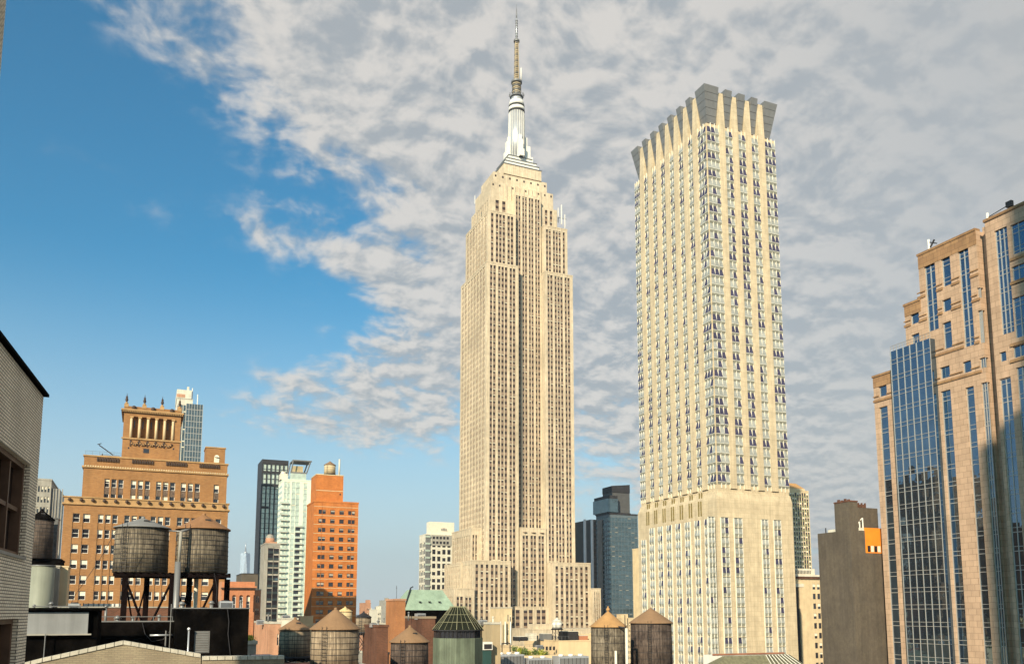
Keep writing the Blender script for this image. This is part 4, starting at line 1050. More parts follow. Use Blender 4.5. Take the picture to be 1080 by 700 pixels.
m.box(xc0, xc1, YT + 6, YT + 20, z1_, z3, PL); m.hexa([(xc0 - .3, YT + 5.5, z3), (xc1, YT + 5.5, z3), (xc1, YT + 20, z3), (xc0 - .3, YT + 20, z3), (xc0 - .3, YT + 5.5, z4 - 1.6), (xc1, YT + 5.5, z4), (xc1, YT + 20, z4), (xc0 - .3, YT + 20, z4 - 1.6)], DGREY)
m.build('roof_plant', b.root); b.finish()
b = tower('cream_slab', 'narrow cream slab with orange strip left of the flared-crown tower', 667.5, 700, 579, 420, 8, CREAM, [('p', 1)] + [('w', .9)] + [('p', 9)], 3.4, 2.6, .4, mats=(ORP, ORP, None), blinds=(0,)); b.finish(20)

# right of the flared-crown tower
b = tower('speckled_tower', 'speckled green-black tower with golden cap peeking behind flared-crown tower', 815, 854, 517, 400, 5, CREAM, ribs(13, 1.05, .35), 2.9, 1.9, .5, cat='skyscraper', mats=(DGL, BLIND, None), blinds=(0, .3, .6), spm=mat('olive_spandrel', (.16, .17, .10), .8), limit=100)
m = MB(); m.box(b.x0, b.x1 - 1, 402, 425, b.z1 + .6, b.z1 + 1.8, CREAM); m.hexa([(b.x0, 402, b.z1 + 1.8), (b.x1 - 1, 402, b.z1 + 1.8), (b.x1 - 1, 425, b.z1 + 1.8), (b.x0, 425, b.z1 + 1.8), (b.x0 + 4, 404, b.z1 + 5.2), (b.x1 - 6, 404, b.z1 + 5.2), (b.x1 - 6, 422, b.z1 + 5.2), (b.x0 + 4, 422, b.z1 + 5.2)], GOLDR)
m.build('golden_cap', b.root); b.finish()
YK = 290
b = tower('cream_ornate_building', 'cream corniced building with dark recess between flared-crown and blank tower', 828, 868, 607, YK, 6, CREAM, [('p', 27), ('w', 4.2), ('p', 2.2), ('w', 4.2), ('p', 2.4)], 4.2, 2.4, .9, mats=(DGL, BLIND, None), ref=650)
x0_, x1_, z_ = b.x0, b.x1, b.z1
for i in range(22): x = x0_ + (x1_ - x0_) * i / 21; b.wall.box(x - .2, x + .1, YK - .9, YK - .13, z_ - 1.2, z_ - .3, REDB)
b.wall.box(x0_ - .5, x1_ + .5, YK - 1.1, YK + 2, z_ - .29, z_ + .5, OFFW); b.wall.box(x0_, x1_ - 3, YK + .5, YK + 12, z_ + .6, z_ + 3.2, OFFW)
for i in range(12): x = x0_ + 1 + i * .8; b.wall.box(x, x + .35, YK + .4, YK + .49, z_ + .9, z_ + 2.4, DGREY)
XK = lambda p_: XZ(p_, 650, YK)[0]
b.wall.box(XK(831), XK(837.5), YK - .1, YK - .001, 5, z_ - 5, DGREY); b.wall.box(XK(838.8), XK(843), YK - .1, YK - .001, 5, z_ - 5, DGREY); b.wall.box(XK(843.2), XK(853.5), YK - .7, YK - .001, 5, z_ - 3.5, CREAM)
b.wall.box(x0_ + .2, x0_ + 5, YK - .9, YK - .11, z_ - 4.8, z_ - 3.4, OFFW)
b.finish()
# blank tower
YGp = 158
x0_, x1_ = XZ(899, 600, YGp)[0], XZ(945, 600, YGp)[0]; yb_ = YZ(864, 600, x0_)[0]; ys_ = YZ(880.4, 545, x0_)[0]
zt1 = YZ(867, 562, x0_)[1]; zt2 = YZ(880.4, 531, x0_)[1]
t = thing('blank_wall_tower', (x0_, YGp, 0), 'windowless grey-brown tower with orange patch beside granite tower', 'building')
m = MB(); xs_ = x0_; xo = XZ(912.5, 570, YGp)[0]; zo0, zo1 = XZ(920, 583, YGp)[1], XZ(920, 556.5, YGp)[1]
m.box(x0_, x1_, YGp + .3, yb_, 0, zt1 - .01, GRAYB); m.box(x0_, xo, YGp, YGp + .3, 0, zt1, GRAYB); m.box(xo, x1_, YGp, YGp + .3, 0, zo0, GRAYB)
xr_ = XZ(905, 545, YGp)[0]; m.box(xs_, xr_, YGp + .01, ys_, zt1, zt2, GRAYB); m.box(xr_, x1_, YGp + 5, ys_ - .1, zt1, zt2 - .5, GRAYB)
m.build('wall', t)
m = MB(); m.box(xo, x1_, YGp - .05, YGp + .29, zo0, zo1, ORP); op = m.build('orange_patch', t)
m = MB(); 
for i in range(4): m.box(xo + .6 + i * 1.1, xo + 1.5 + i * 1.1, YGp - .12, YGp - .06, zo0 + .3, zo0 + 1.8, BLIND if i % 2 else DGL)
m.build('window', op)
m = MB(); m.box(xs_ - .1, xr_ + .1, YGp - .1, ys_ + .1, zt2, zt2 + .35, REDB)
for i in range(14): m.box(xr_ + .3 + i * .55, xr_ + .6 + i * .55, YGp + 4.8, YGp + 5.2, zt2 - .5, zt2 + .3 + .4 * (i % 2), REDB)
for i in range(int((ys_ - YGp) / 1.1)): m.box(xs_, xs_ + .4, YGp + 1.1 * i, YGp + 1.1 * i + .6, zt2 + .35, zt2 + .6 + .25 * (i % 2), REDB)
m.build('parapet', t)
m = MB()
for i, h_ in enumerate((4.6, 3.4, 4.4, 2.6, 3.6)):
    x = xr_ + .8 + i * 1.05; m.bar((x, YGp + 3.5, zt1), (x, YGp + 3.5, zt1 + h_), .17, WHITE, 6); m.bar((x, YGp + 3.5, zt1 + h_), (x - .8, YGp + 3.5, zt1 + h_ - .6), .14, WHITE, 6)
m.box(xr_ - .3, x1_, YGp + .2, YGp + 3, zt1, zt1 + .7, OFFW); m.build('vent_pipe', t)
m = MB(); xq = x0_ + .8; yq = YZ(871, 560, xq)[0]; m.bar((xq, yq, zt1), (xq, yq, zt1 + 1.3), .15, DGREY); m.box(xq - .3, xq + 2, yq - 4, yq - 1, zt1, zt1 + .7, OFFW); m.build('roof_unit', t)

# ================================================================== FOREGROUND
# near brick wall at the left edge of the view
XN = -2.6; NROT = 4.2
yN, zN = YZ(46, 418, XN)
def nz(px_, py):
    d = ray(px_, py); D = (math.sin(R(NROT)), math.cos(R(NROT)))
    # k * d = P0 + s * D
    det = d.x * (-D[1]) - d.y * (-D[0]); k = (XN * (-D[1]) - yN * (-D[0])) / det; s_ = (d.x * yN - d.y * XN) / det
    return yN + s_ * -1 if False else yN + ((k * d.y - yN) / D[1]), CZ + k * d.z
yTall = nz(3, 60)[0]
print('near wall', yN, zN, yTall)
NB = Bld('near_brick_building', (XN, yN, 0), 'pale glazed-brick building close at the left edge of the view', 'building')
wl = NB.wall
wA = (nz(28.5, 540)[0], nz(-30, 480)[0], nz(28, 588)[1], nz(28, 487)[1])     # y far, y near, z0, z1
wB = (nz(17, 690)[0], nz(-30, 690)[0], 44.0, nz(17, 652)[1])
def slab(ya, yb, za, zb_, x1_=XN): wl.box(x1_ - .5, x1_, ya, yb, za, zb_, NEARB)
ynear = -8
slab(wA[0], yN, 0, zN); slab(ynear, wA[0], wA[3], zN)
slab(ynear, wA[0], wB[3], wA[2]); slab(wB[0], wA[0], 0, wB[3]); slab(ynear, wB[0], 0, wB[2]); slab(ynear, wA[1], wA[2], wA[3]); slab(ynear, wB[1], wB[2], wB[3])
wl.box(XN - 14, XN - .5, ynear, yN, 0, zN - .01, NEARB)
wl.box(XN - 14, XN - .02, ynear, yTall, zN + .16, zN + 9, NEARB)
m = MB(); m.box(XN - 14.1, XN + .12, ynear, yN + .06, zN, zN + .07, BLACK); m.build('coping', NB.root)
NB.finish()
NB.window
def nearwin(q, nm, mull):
    ya, yb, za, zb_ = q[1], q[0], q[2], q[3]
    f_ = MB(); RB = mat('brown_window_frame', (.11, .06, .035), .6, .3, 2)
    for (a, b_, c, d_) in ((ya, yb, za, za + .10), (ya, yb, zb_ - .12, zb_), (yb - .14, yb, za + .1, zb_ - .12), (ya, ya + .12, za + .1, zb_ - .12)): f_.box(XN - .34, XN - .12, a, b_, c, d_, RB)
    for i in range(1, mull):
        y = ya + (yb - ya) * i / mull; f_.box(XN - .34, XN - .16, y - .05, y + .05, za + .1, zb_ - .12, RB)
    f_.box(XN - .32, XN - .18, ya + .12, yb - .14, (za + zb_) / 2 - .05, (za + zb_) / 2 + .05, RB)
    w_ = f_.build('window', NB.root)
    m_ = MB(); m_.box(XN - .40, XN - .345, ya, yb, za, zb_, glass('near_dark_glass', (.02, .018, .018), .05, 0, .6, .1)); m_.build('pane', w_)
    m_ = MB()
    m_.box(XN - .5, XN + .05, ya - .02, yb + .03, za - .07, za - .001, CONC); m_.build('sill', w_)
    return w_
nearwin(wA, 'a', 4); w2 = nearwin(wB, 'b', 3)
m = MB(); m.box(XN - .395, XN - .346, wB[1] + .3, wB[0] - .3, wB[2] + .1, wB[3] - .2, mat('tan_curtain', (.25, .21, .14), .9, .3, 3)); m.build('curtain', w2)

NB.root.rotation_euler = (0, 0, -R(NROT))
# foreground parapet (gabled brick wall with coping) ------------------------------
YP = 42
t = thing('brick_parapet', (0, YP, 0), 'low gabled tan brick parapet with pale coping along the bottom left', 'parapet')
prof = [(20, 704), (45, 697.5), (130, 679), (212, 693), (213, 695.5), (300, 694.5)]
m = MB(); cm = MB()
pts = [XZ(a, b_, YP) for a, b_ in prof]
for (a, b_) in zip(pts[:-1], pts[1:]):
    if b_[0] - a[0] < .1: continue
    m.hexa([(a[0], YP, 30), (b_[0], YP, 30), (b_[0], YP + .35, 30), (a[0], YP + .35, 30), (a[0], YP, a[1]), (b_[0], YP, b_[1]), (b_[0], YP + .35, b_[1]), (a[0], YP + .35, a[1])], PARB)
    n = max(1, int((b_[0] - a[0]) / .32))
    for i in range(n):
        f0, f1 = i / n, (i + .93) / n; xa_, xc_ = a[0] + (b_[0] - a[0]) * f0, a[0] + (b_[0] - a[0]) * f1; za_, zc_ = a[1] + (b_[1] - a[1]) * f0, a[1] + (b_[1] - a[1]) * f1
        cm.hexa([(xa_, YP - .06, za_), (xc_, YP - .06, zc_), (xc_, YP + .41, zc_), (xa_, YP + .41, za_), (xa_, YP - .06, za_ + .17), (xc_, YP - .06, zc_ + .17), (xc_, YP + .41, zc_ + .17), (xa_, YP + .41, za_ + .17)], COPE)
m.build('wall', t); cm.build('coping', t)
# the roof it bounds
m = MB(); m.box(-20, 16, YP + .41, 108, 0, 44.2, BLACK); 
tag(m.build('flat_roof_building'), 'dark flat-roofed building carrying the twin water tanks', 'building')
ZR = 44.2
# black bulkhead with vent
YK2 = 62
x0_, x1_ = XZ(184, 665, YK2)[0], XZ(262, 665, YK2)[0]; z1_ = XZ(220, 641.5, YK2)[1]
t = thing('black_bulkhead', (x0_, YK2, ZR), 'black rooftop bulkhead with grey vent below the right twin tank', 'roof structure')
m = MB(); m.box(x0_, x1_, YK2, YK2 + 7, ZR, z1_, BLACK); m.build('wall', t)
m = MB(); m.box(x0_ - .05, x1_ + .05, YK2 - .05, YK2 + 7.05, z1_, z1_ + .07, GREYM); m.build('roof_edge', t)
m = MB(); a, b_ = XZ(205, 675, YK2)[0], XZ(221, 675, YK2)[0]; zz0, zz1 = XZ(213, 688, YK2)[1], XZ(213, 665, YK2)[1]
m.box(a, b_, YK2 - .06, YK2 - .001, zz0, zz1, mat('vent_grey', (.14, .135, .13), .6, .2, 2))
for i in range(9): z = zz0 + (zz1 - zz0) * (i + .3) / 9; m.box(a + .08, b_ - .08, YK2 - .10, YK2 - .061, z, z + .06, GREYM)
m.build('vent', t)
m = MB(); xx = XZ(198.5, 680, YK2 - .5)[0]; m.bar((xx, YK2 - .5, ZR), (xx, YK2 - .5, XZ(198.5, 663, YK2 - .5)[1]), .06, SILV, 8); m.sphere((xx, YK2 - .5, XZ(198.5, 663, YK2 - .5)[1]), .12, SILV, 8); m.build('vent_pipe', t)
# black low wall and grey rail to the left, pipe
x0b, x1b = XZ(95, 670, YK2 + 1)[0], x0_ - .02; z_ = XZ(140, 655.5, YK2 + 1)[1]
t = thing('black_roof_wall', (x0b, YK2 + 1, ZR), 'long black roof wall with grey capping under the left twin tank', 'roof structure')
m = MB(); m.box(x0b, x1b, YK2 + 1, YK2 + 1.4, ZR, z_, BLACK); m.build('wall', t)
m = MB(); m.box(x0b, x1b, YK2 + .95, YK2 + 1.45, z_, z_ + .08, GREYM); m.build('capping', t)
m = MB(); px0, pz0 = XZ(158, 669.5, YK2 + .8); px1, _ = XZ(182, 669.5, YK2 + .8)
m.bar((px0, YK2 + .8, pz0), (px1, YK2 + .8, pz0), .07, SILV, 8); m.bar((px0 + 1, YK2 + .8, ZR), (px0 + 1, YK2 + .8, pz0 + .3), .05, GREYM, 6); m.bar((px0 + 1.25, YK2 + .6, ZR), (px0 + 1.25, YK2 + .6, z_ + 1.2), .03, GREYM, 6)
m.build('pipe', t)
# red brick parapet beyond
YR2 = 92
m = MB(); xa_, xc_ = XZ(60, 650, YR2)[0], XZ(206, 650, YR2)[0]; za_ = XZ(120, 640.5, YR2)[1]
m.box(xa_, xc_, YR2, YR2 + .5, ZR, za_, REDB); t = thing('red_brick_parapet', (xa_, YR2, ZR), 'dark red brick roof parapet seen between the water tank legs', 'parapet'); m.build('wall', t)
m = MB(); m.box(xa_, xc_, YR2 - .08, YR2 + .58, za_, za_ + .12, CONC); m.build('coping', t)
# grey metal panel box at far left
YM = 55
a, b_ = XZ(20, 655, YM)[0], XZ(93, 655, YM)[0]; z0_, z1_ = XZ(60, 668, YM)[1], XZ(60, 645, YM)[1]
t = thing('grey_panel_shed', (a, YM, ZR), 'rooftop shed with pale grey panel wall next to the brick building', 'shed')
m = MB(); m.box(a, b_ + .5, YM + .3, YM + 5, ZR, z1_ + .1, BLACK); m.build('wall', t)
m = MB(); m.box(a, b_, YM, YM + .29, z0_, z1_, mat('pale_grey_panel', (.22, .225, .23), .6, .12, .8, .3)); m.build('panel', t)
m = MB(); m.box(a, b_ + .7, YM - .3, YM + 5.2, z1_ + .1, z1_ + .24, BLACK); m.box(a, b_ + .2, YM - .1, YM - .01, z0_ - .08, z0_, CONC); m.bar((XZ(48, 668, YM - .2)[0], YM - .2, z0_), (XZ(47, 668, YM - .2)[0], YM - .2, ZR), .03, GREYM); m.build('roof', t)
# pale cylindrical and box volumes behind the shed
YV = 95
def rbox(name, label, pl_, pr_, pt_, pb_, Y, dep, mm, cat, zb_=None, trim=None):
    x0q, x1q = XZ(pl_, pt_, Y)[0], XZ(pr_, pt_, Y)[0]; zt_ = XZ((pl_ + pr_) / 2, pt_, Y)[1]; zb2 = zb_ if zb_ is not None else XZ(pl_, pb_, Y)[1]
    t_ = thing(name, (x0q, Y, zb2), label, cat); m_ = MB(); m_.box(x0q, x1q, Y, Y + dep, zb2, zt_, mm); m_.build('wall', t_)
    m_ = MB(); m_.box(x0q - .06, x1q + .06, Y - .06, Y + dep + .06, zt_, zt_ + .15, trim or mm); m_.build('coping', t_)
    return t_, x0q, x1q, zt_
xq = XZ(43, 620, YV)[0]; zt_ = XZ(45, 597, YV)[1]
t = thing('pale_round_tank', (xq, YV, ZR), 'pale grey-green round steel tank beside the brick wall', 'tank')
m = MB(); m.frustum(xq, YV, 1.15, 1.15, ZR, zt_, mat('pale_green_grey', (.24, .25, .20), .6, .1, .6, .25), 24); m.build('drum', t)
m = MB(); m.frustum(xq, YV, 1.2, 1.2, zt_, zt_ + .1, GREYM, 24); m.build('rim', t)
rbox('grey_roof_box', 'plain grey rooftop box between the round tank and the cream box', 53.5, 63, 597.5, 640, YV + 1, 3, CONC, 'roof structure', ZR)
rbox('cream_roof_box', 'cream sunlit rooftop box in front of the brown building left edge', 63.8, 72, 598, 640, YV + 2, 3, CREAM, 'roof structure', ZR)
# white ducts behind the parapet
t = thing('roof_duct', (XZ(88, 637, 110)[0], 110, ZR), 'low white roof duct in front of the brown building base', 'duct')
m = MB(); a = XZ(88, 637, 110)[0]; b_ = XZ(131, 637, 110)[0]; z = XZ(110, 639.5, 110)[1]; m.box(a, b_, 110, 111, z - .0, z + .35, WHITE); m.build('duct', t)
m = MB()
for i in range(9): x = a + (b_ - a) * i / 8; m.box(x - .05, x + .05, 109.9, 109.99, z - 1, z + .42, GREYM)
m.build('bracket', t)

# ---------------- water towers
def cone_roof(m_, r_, h_, z, mm, n=28, peak=None):
    m_.frustum(0, 0, r_ * 1.06, r_ * .06, z, z + h_, mm, n, smooth=False)
    m_.frustum(0, 0, r_ * 1.06, r_ * 1.06, z - .08, z, mm, n)
def tank(label, px_c, wpx, p_apex, p_eave, p_bot, Y, woodm, roofm, hoops=9, group=None, stand=None, finial=False, zbase=None, hatch=True, name='water_tank'):
    x, ze = XZ(px_c, p_eave, Y); rad = (XZ(px_c + wpx / 2, p_eave, Y)[0] - XZ(px_c - wpx / 2, p_eave, Y)[0]) / 2 / 1.03
    # apparent width of a cylinder seen obliquely: use the true viewing distance
    dist = math.hypot(x, Y); rad = wpx / 2 * dist / F * math.cos(math.atan((px_c - 540) / F)) / 1.03
    za_ = XZ(px_c, p_apex, Y)[1]; zb_ = XZ(px_c, p_bot, Y)[1]
    t_ = thing(name, (x, Y, zb_), label, 'water tank', group)
    def loc(mb_, nm, **k):
        mb_.v = [(v[0] + x, v[1] + Y, v[2]) for v in mb_.v]; return mb_.build(nm, t_, loc=(x, Y, zb_), **k)
    m_ = MB(); m_.frustum(0, 0, rad * 1.0, rad * .97, zb_, ze, woodm, 48, smooth=True); loc(m_, 'tank')
    for i in range(hoops):
        f_ = i / (hoops - 1); z = zb_ + .12 + (ze - zb_ - .3) * (f_ ** 1.15); rr_ = rad * (1.0 - .03 * (z - zb_) / (ze - zb_)) + .02
        m_ = MB(); m_.frustum(0, 0, rr_, rr_, z, z + .045, DGREY, 48, cap=False); loc(m_, 'hoop')
    m_ = MB(); cone_roof(m_, rad, za_ - ze, ze + .04, roofm); rf = loc(m_, 'roof')
    m_ = MB(); m_.frustum(0, 0, .16, .12, za_ - .05, za_ + .18, roofm, 10)
    if finial: m_.frustum(0, 0, .22, .05, za_ + .18, za_ + .75, roofm, 10); m_.sphere((0, 0, za_ + .3), .26, roofm, 8)
    loc(m_, 'roof_cap')
    m_ = MB(); la = -2.2; lx_, ly_ = math.cos(la) * (rad + .12), math.sin(la) * (rad + .12); tx_, ty_ = -math.sin(la) * .2, math.cos(la) * .2
    for s_ in (-1, 1): m_.bar((lx_ + tx_ * s_, ly_ + ty_ * s_, zb_ - .3), (lx_ + tx_ * s_, ly_ + ty_ * s_, ze + .25), .025, DGREY, 4)
    for i in range(int((ze - zb_) / .3)): m_.bar((lx_ - tx_, ly_ - ty_, zb_ + .3 * i), (lx_ + tx_, ly_ + ty_, zb_ + .3 * i), .018, DGREY, 4)
    loc(m_, 'ladder')
    if hatch:
        m_ = MB(); hx = rad * .45; hz = ze + (za_ - ze) * .5; m_.box(hx * .3 - .2, hx * .3 + .2, -hx - .12, -hx + .2, hz - .05, hz + .2, DGREY); loc(m_, 'hatch')
    if stand:
        zg_ = stand
        m_ = MB(); m_.frustum(0, 0, rad * 1.1, rad * 1.1, zb_ - .25, zb_ - .01, DGREY, 24)
        for i in range(-3, 4): m_.box(i * rad * .3 - .08, i * rad * .3 + .08, -rad, rad, zb_ - .5, zb_ - .251, DGREY)
        loc(m_, 'platform')
        q = rad * .78; C = [(-q, -q), (q, -q), (q, q), (-q, q)]
        for i in range(4):
            m_ = MB(); m_.bar((*C[i], zg_), (C[i][0] * .92, C[i][1] * .92, zb_ - .5), .11, DGREY, 4); loc(m_, 'leg')
            m_ = MB(); c2_ = C[(i + 1) % 4]; m_.bar((*C[i], zg_ + .1), (c2_[0] * .92, c2_[1] * .92, zb_ - .6), .04, DGREY, 4); m_.bar((*c2_, zg_ + .1), (C[i][0] * .92, C[i][1] * .92, zb_ - .6), .04, DGREY, 4); loc(m_, 'brace')
    return t_, x, rad, zb_, ze
YW = 70
_, xw1, rw, zbt, zet = tank('left of the twin weathered tanks, with the grey conical roof', 150.5, 55.5, 547, 557, 604, YW, WOODG, GREYR, 10, 'twin water tanks on the steel stand')
_, xw2, rw2, zbt2, _ = tank('right of the twin weathered tanks, with the rusty orange conical roof', 214.5, 54, 543.5, 558.5, 604, YW, WOODG, RUST, 10, 'twin water tanks on the steel stand')
# shared steel stand
STL = mat('dark_red_steel', (.007, .004, .004), .85, .4, 1.5, spec=.05)
zb_ = zbt
t = thing('steel_stand', ((xw1 + xw2) / 2, YW, ZR), 'dark steel stand with crossed braces carrying the twin tanks', 'tank stand')
m = MB(); xa_, xc_ = XZ(120, 606, YW)[0], XZ(241, 606, YW)[0]
m.box(xa_, xc_, YW - rw * .95, YW - rw * .95 + .22, zb_ - .32, zb_ - .03, STL); m.box(xa_, xc_, YW + rw * .8, YW + rw * .8 + .22, zb_ - .32, zb_ - .03, STL)
for i in range(16): x = xa_ + .1 + (xc_ - xa_ - .3) * i / 15; m.box(x, x + .16, YW - rw * 1.05, YW + rw * 1.05, zb_ - .029, zb_ - .005, STL)
for f_ in (-.35, .25): m.box(xa_ + .2, xc_ - .2, YW + rw * f_, YW + rw * f_ + .2, zb_ - .3, zb_ - .04, STL)
m.build('platform', t)
yl0, yl1 = YW - rw * .85, YW + rw * .85
def leg(px_, y):
    x = XZ(px_, 630, y)[0]; m_ = MB(); s_ = .2
    m_.box(x - s_, x + s_, y - s_ * .9, y - s_ * .9 + .05, ZR, zb_ - .33, STL); m_.box(x - s_, x + s_, y + s_ * .9 - .05, y + s_ * .9, ZR, zb_ - .33, STL); m_.box(x - .07, x + .07, y - s_ * .85, y + s_ * .85, ZR, zb_ - .33, STL); m_.build('leg', t); return x
fl = [leg(131, yl0), leg(181, yl0), leg(227, yl0)]
bl = [leg(154, yl1), leg(199, yl1), leg(239, yl1)]
for (xa2_, xb2_, y) in ((fl[0], fl[1], yl0), (fl[1], fl[2], yl0)):
    for d_ in (0, 1):
        m = MB(); pa, pb = (xa2_, xb2_) if d_ else (xb2_, xa2_); m.bar((pa, y - .1 * d_, zb_ - .5), (pb, y - .1 * d_, ZR + .4), .085, STL, 4); m.build('brace', t)
for (x0q, x1q) in zip(fl, bl):
    m = MB(); m.bar((x0q, yl0, zb_ - .5), (x1q, yl1, ZR + .6), .06, STL, 4); m.bar((x1q, yl1, zb_ - .5), (x0q, yl0, ZR + .6), .06, STL, 4); m.build('brace', t)
# riser pipe between the tanks, insulated, and its elbow
t = thing('riser_pipe', (XZ(187.5, 630, YW - 1)[0], YW - 2.3, ZR), 'pale insulated riser pipe between the twin tanks', 'pipe')
x = XZ(187.5, 600, YW - 2.3)[0]; m = MB(); y_ = YW - 2.3
m.bar((x, y_, ZR), (x, y_, XZ(187, 592, y_)[1]), .22, GREYM, 12); m.build('pipe_casing', t)
m = MB(); z5 = XZ(187, 560, y_)[1]; m.bar((x + .05, y_, XZ(187, 592, y_)[1]), (x + .1, y_, z5), .11, CONC, 10); m.bar((x + .1, y_, z5), (x + 1.0, y_ + 1, z5 + .35), .09, GREYM, 8); m.bar((x + .1, y_, z5), (x - .7, y_ + .9, z5 + .1), .06, GREYM, 8); m.build('pipe', t)
m = MB(); x = XZ(152.5, 645, YW)[0]; m.frustum(x, YW, .35, .35, ZR, ZR + 2.3, WHITE, 14); m.frustum(x, YW, .35, .2, ZR + 2.3, ZR + 2.6, WHITE, 14)
x2 = XZ(206, 630, YW + 1)[0]; tag(m.build('vent_stack'), 'white vent stack under the left twin tank', 'vent')
m = MB(); m.bar((x2, YW + .6, ZR), (x2, YW + .6, zbt - .33), .16, OFFW, 10); tag(m.build('drain_pipe'), 'off-white drain pipe under the right twin tank', 'pipe')
# dark tank far left
tank('dark banded tank at far left above the pale round tank', 44, 25, 538, 548, 589, 105, WOODD, BLACK, 12)
t, a, b_, z = rbox('dark_tank_house', 'black base block under the far left dark tank', 30, 64, 590, 597, 104.5, 5, BLACK, 'roof structure', ZR)
rbox('louvred_cooler', 'dark louvred cooling unit right of the far left dark tank', 56.5, 61.5, 547, 590, 107, 2, mat('louvre_grey', (.12, .12, .12), .5, .5, 3), 'cooling unit', z)

# low buildings under the centre tanks ------------------------------------------------
def roofbld(name, label, pl_, pr_, pt_, Y, dep, mm, cap=None, cat='building', wins=None):
    x0q, x1q = XZ(pl_, max(pt_, 600) + 10, Y + (dep if pl_ > 140 else 0))[0], XZ(pr_, max(pt_, 600) + 10, Y)[0]; x0q = min(x0q, x1q - 1.5); z = XZ((pl_ + pr_) / 2, pt_, Y)[1]
    b_ = Bld(name, (x0q, Y, 0), label, cat)
    if wins: b_.block(x0q, x1q, Y, Y + dep, 0, z, mm, F_=wins, fh=3.6, wh=1.9, sill=.8, r_=.25, mats=(DGL, BLIND, WHITE), z_first=z - 3.6 * int(z / 3.6) - .8)
    else: b_.wall.box(x0q, x1q, Y, Y + dep, 0, z, mm)
    b_.wall.box(x0q - .1, x1q + .1, Y - .1, Y + .35, z + .002, z + .3, cap or COPE)
    b_.wall.box(x0q - .1, x0q + .3, Y + .36, Y + dep, z + .002, z + .3, cap or COPE); b_.wall.box(x1q - .3, x1q + .1, Y + .36, Y + dep, z + .002, z + .3, cap or COPE)
    b_.finish(); b_.x0, b_.x1, b_.z = x0q, x1q, z; return b_
# ornate arched red building
YA = 185
b = Bld('arched_brick_building', (XZ(230, 640, YA)[0], YA, 0), 'orange-red brick building with arched windows right of the twin tanks', 'building')
x0q, x1q = XZ(233, 640, YA)[0], XZ(268, 640, YA)[0]; z1_ = XZ(250, 613, YA)[1]
b.wall.box(x0q, x1q, YA + .5, YA + 20, 0, z1_, SALM)
ORB = brick('orange_red_brick', (.48, .19, .09), (.42, .16, .075), (.4, .2, .12), .5, .2)
b.wall.box(x0q, x1q, YA, YA + .5, XZ(250, 627, YA)[1], z1_, ORB); b.wall.box(x0q, x1q, YA, YA + .5, 0, XZ(250, 645, YA)[1], ORB)
za2, zb2 = XZ(250, 645, YA)[1], XZ(250, 627, YA)[1]
for i in range(5):
    px_ = 233.5 + i * 7.5; xx0, xx1 = XZ(px_, 640, YA)[0], XZ(px_ + 3.4, 640, YA)[0]; b.wall.box(xx0, xx1, YA, YA + .5, za2, zb2, ORB)
    xm = (xx1 + XZ(px_ + 7.5, 640, YA)[0]) / 2; rr_ = (XZ(px_ + 7.5, 640, YA)[0] - xx1) / 2
    if i < 4:
        N = 8
        for k in range(N):
            t0, t1 = math.pi * k / N, math.pi * (k + 1) / N
            p_, q_ = (xm + rr_ * math.cos(t0), zb2 - rr_ + rr_ * math.sin(t0)), (xm + rr_ * math.cos(t1), zb2 - rr_ + rr_ * math.sin(t1))
            b.wall.poly([(p_[0], YA, p_[1]), (p_[0], YA, zb2), (q_[0], YA, zb2), (q_[0], YA, q_[1])], ORB); b.wall.poly([(p_[0], YA, p_[1]), (q_[0], YA, q_[1]), (q_[0], YA + .5, q_[1]), (p_[0], YA + .5, p_[1])], ORB)
        b.window((xm, YA + .5, (za2 + zb2 - rr_) / 2), 'F', rr_ * 1.9, zb2 - rr_ - za2, (DGL, BLIND, WHITE), .3 if i % 3 == 0 else 0)
for i in range(26): x = x0q + (x1q - x0q) * i / 25; b.wall.box(x - .15, x + .15, YA - .4, YA - .001, XZ(250, 621, YA)[1], XZ(250, 619.5, YA)[1], DTERRA)
b.wall.box(x0q, x1q + .3, YA - .5, YA - .001, XZ(250, 619.4, YA)[1], XZ(250, 617.5, YA)[1], ORB)
b.finish()
b = roofbld('dark_roof_block', 'dark stone block topping the skyline under the distant spire', 249, 272, 605, 330, 20, mat('dark_olive_stone', (.10, .085, .065), .85), cap=DGREY)
b = roofbld('salmon_end_building', 'salmon stone building with dark slots left of the grey glass tower', 262, 275, 622, 260, 15, SALM, wins=[('p', 1), ('w', .8), ('p', .5), ('w', .8), ('p', 1)])
b = roofbld('salmon_brick_building', 'salmon brick building below the grey glass tower', 268, 296, 657.5, 150, 20, SALM, wins=[('p', 2), ('p', 2.2), ('w', .8), ('p', .9)])
b = roofbld('white_penthouse', 'white low roof block at the foot of the white glass tower', 292, 314, 653, 165, 6, OFFW, wins=[('p', 1), ('w', .6), ('p', 1.6)])
RB1 = roofbld('tank_roof_building', 'dim brick building carrying the two brown-roofed tanks', 262, 398, 709, 66, 14, REDB)
tank('smaller brown-roofed tank with dark lower platform left of centre', 311, 33, 652.5, 663.5, 691, 85, WOODT, BRNR, 7, stand=RB1.z)
tank('large tan tank with brown cone roof at bottom left of centre', 353.5, 51, 642.5, 663, 706, 72, WOODT, BRNR, 8, hatch=False)
RB2 = roofbld('back_tank_building', 'hidden low building below the slim tank on legs', 370, 410, 690, 118, 12, CONC)
tank('slim pale tank with dark cone on tall legs right of the large tan tank', 383.5, 16.5, 645.5, 650.5, 665.5, 120, WOODT, DGREY, 5, stand=RB2.z)
RB3 = roofbld('ochre_low_building', 'small ochre building behind the slim tank on legs', 384, 412, 658, 200, 12, mat('ochre_render', (.62, .44, .2), .85), wins=[('p', 1), ('w', 1), ('p', 1), ('w', 1), ('p', 1)])
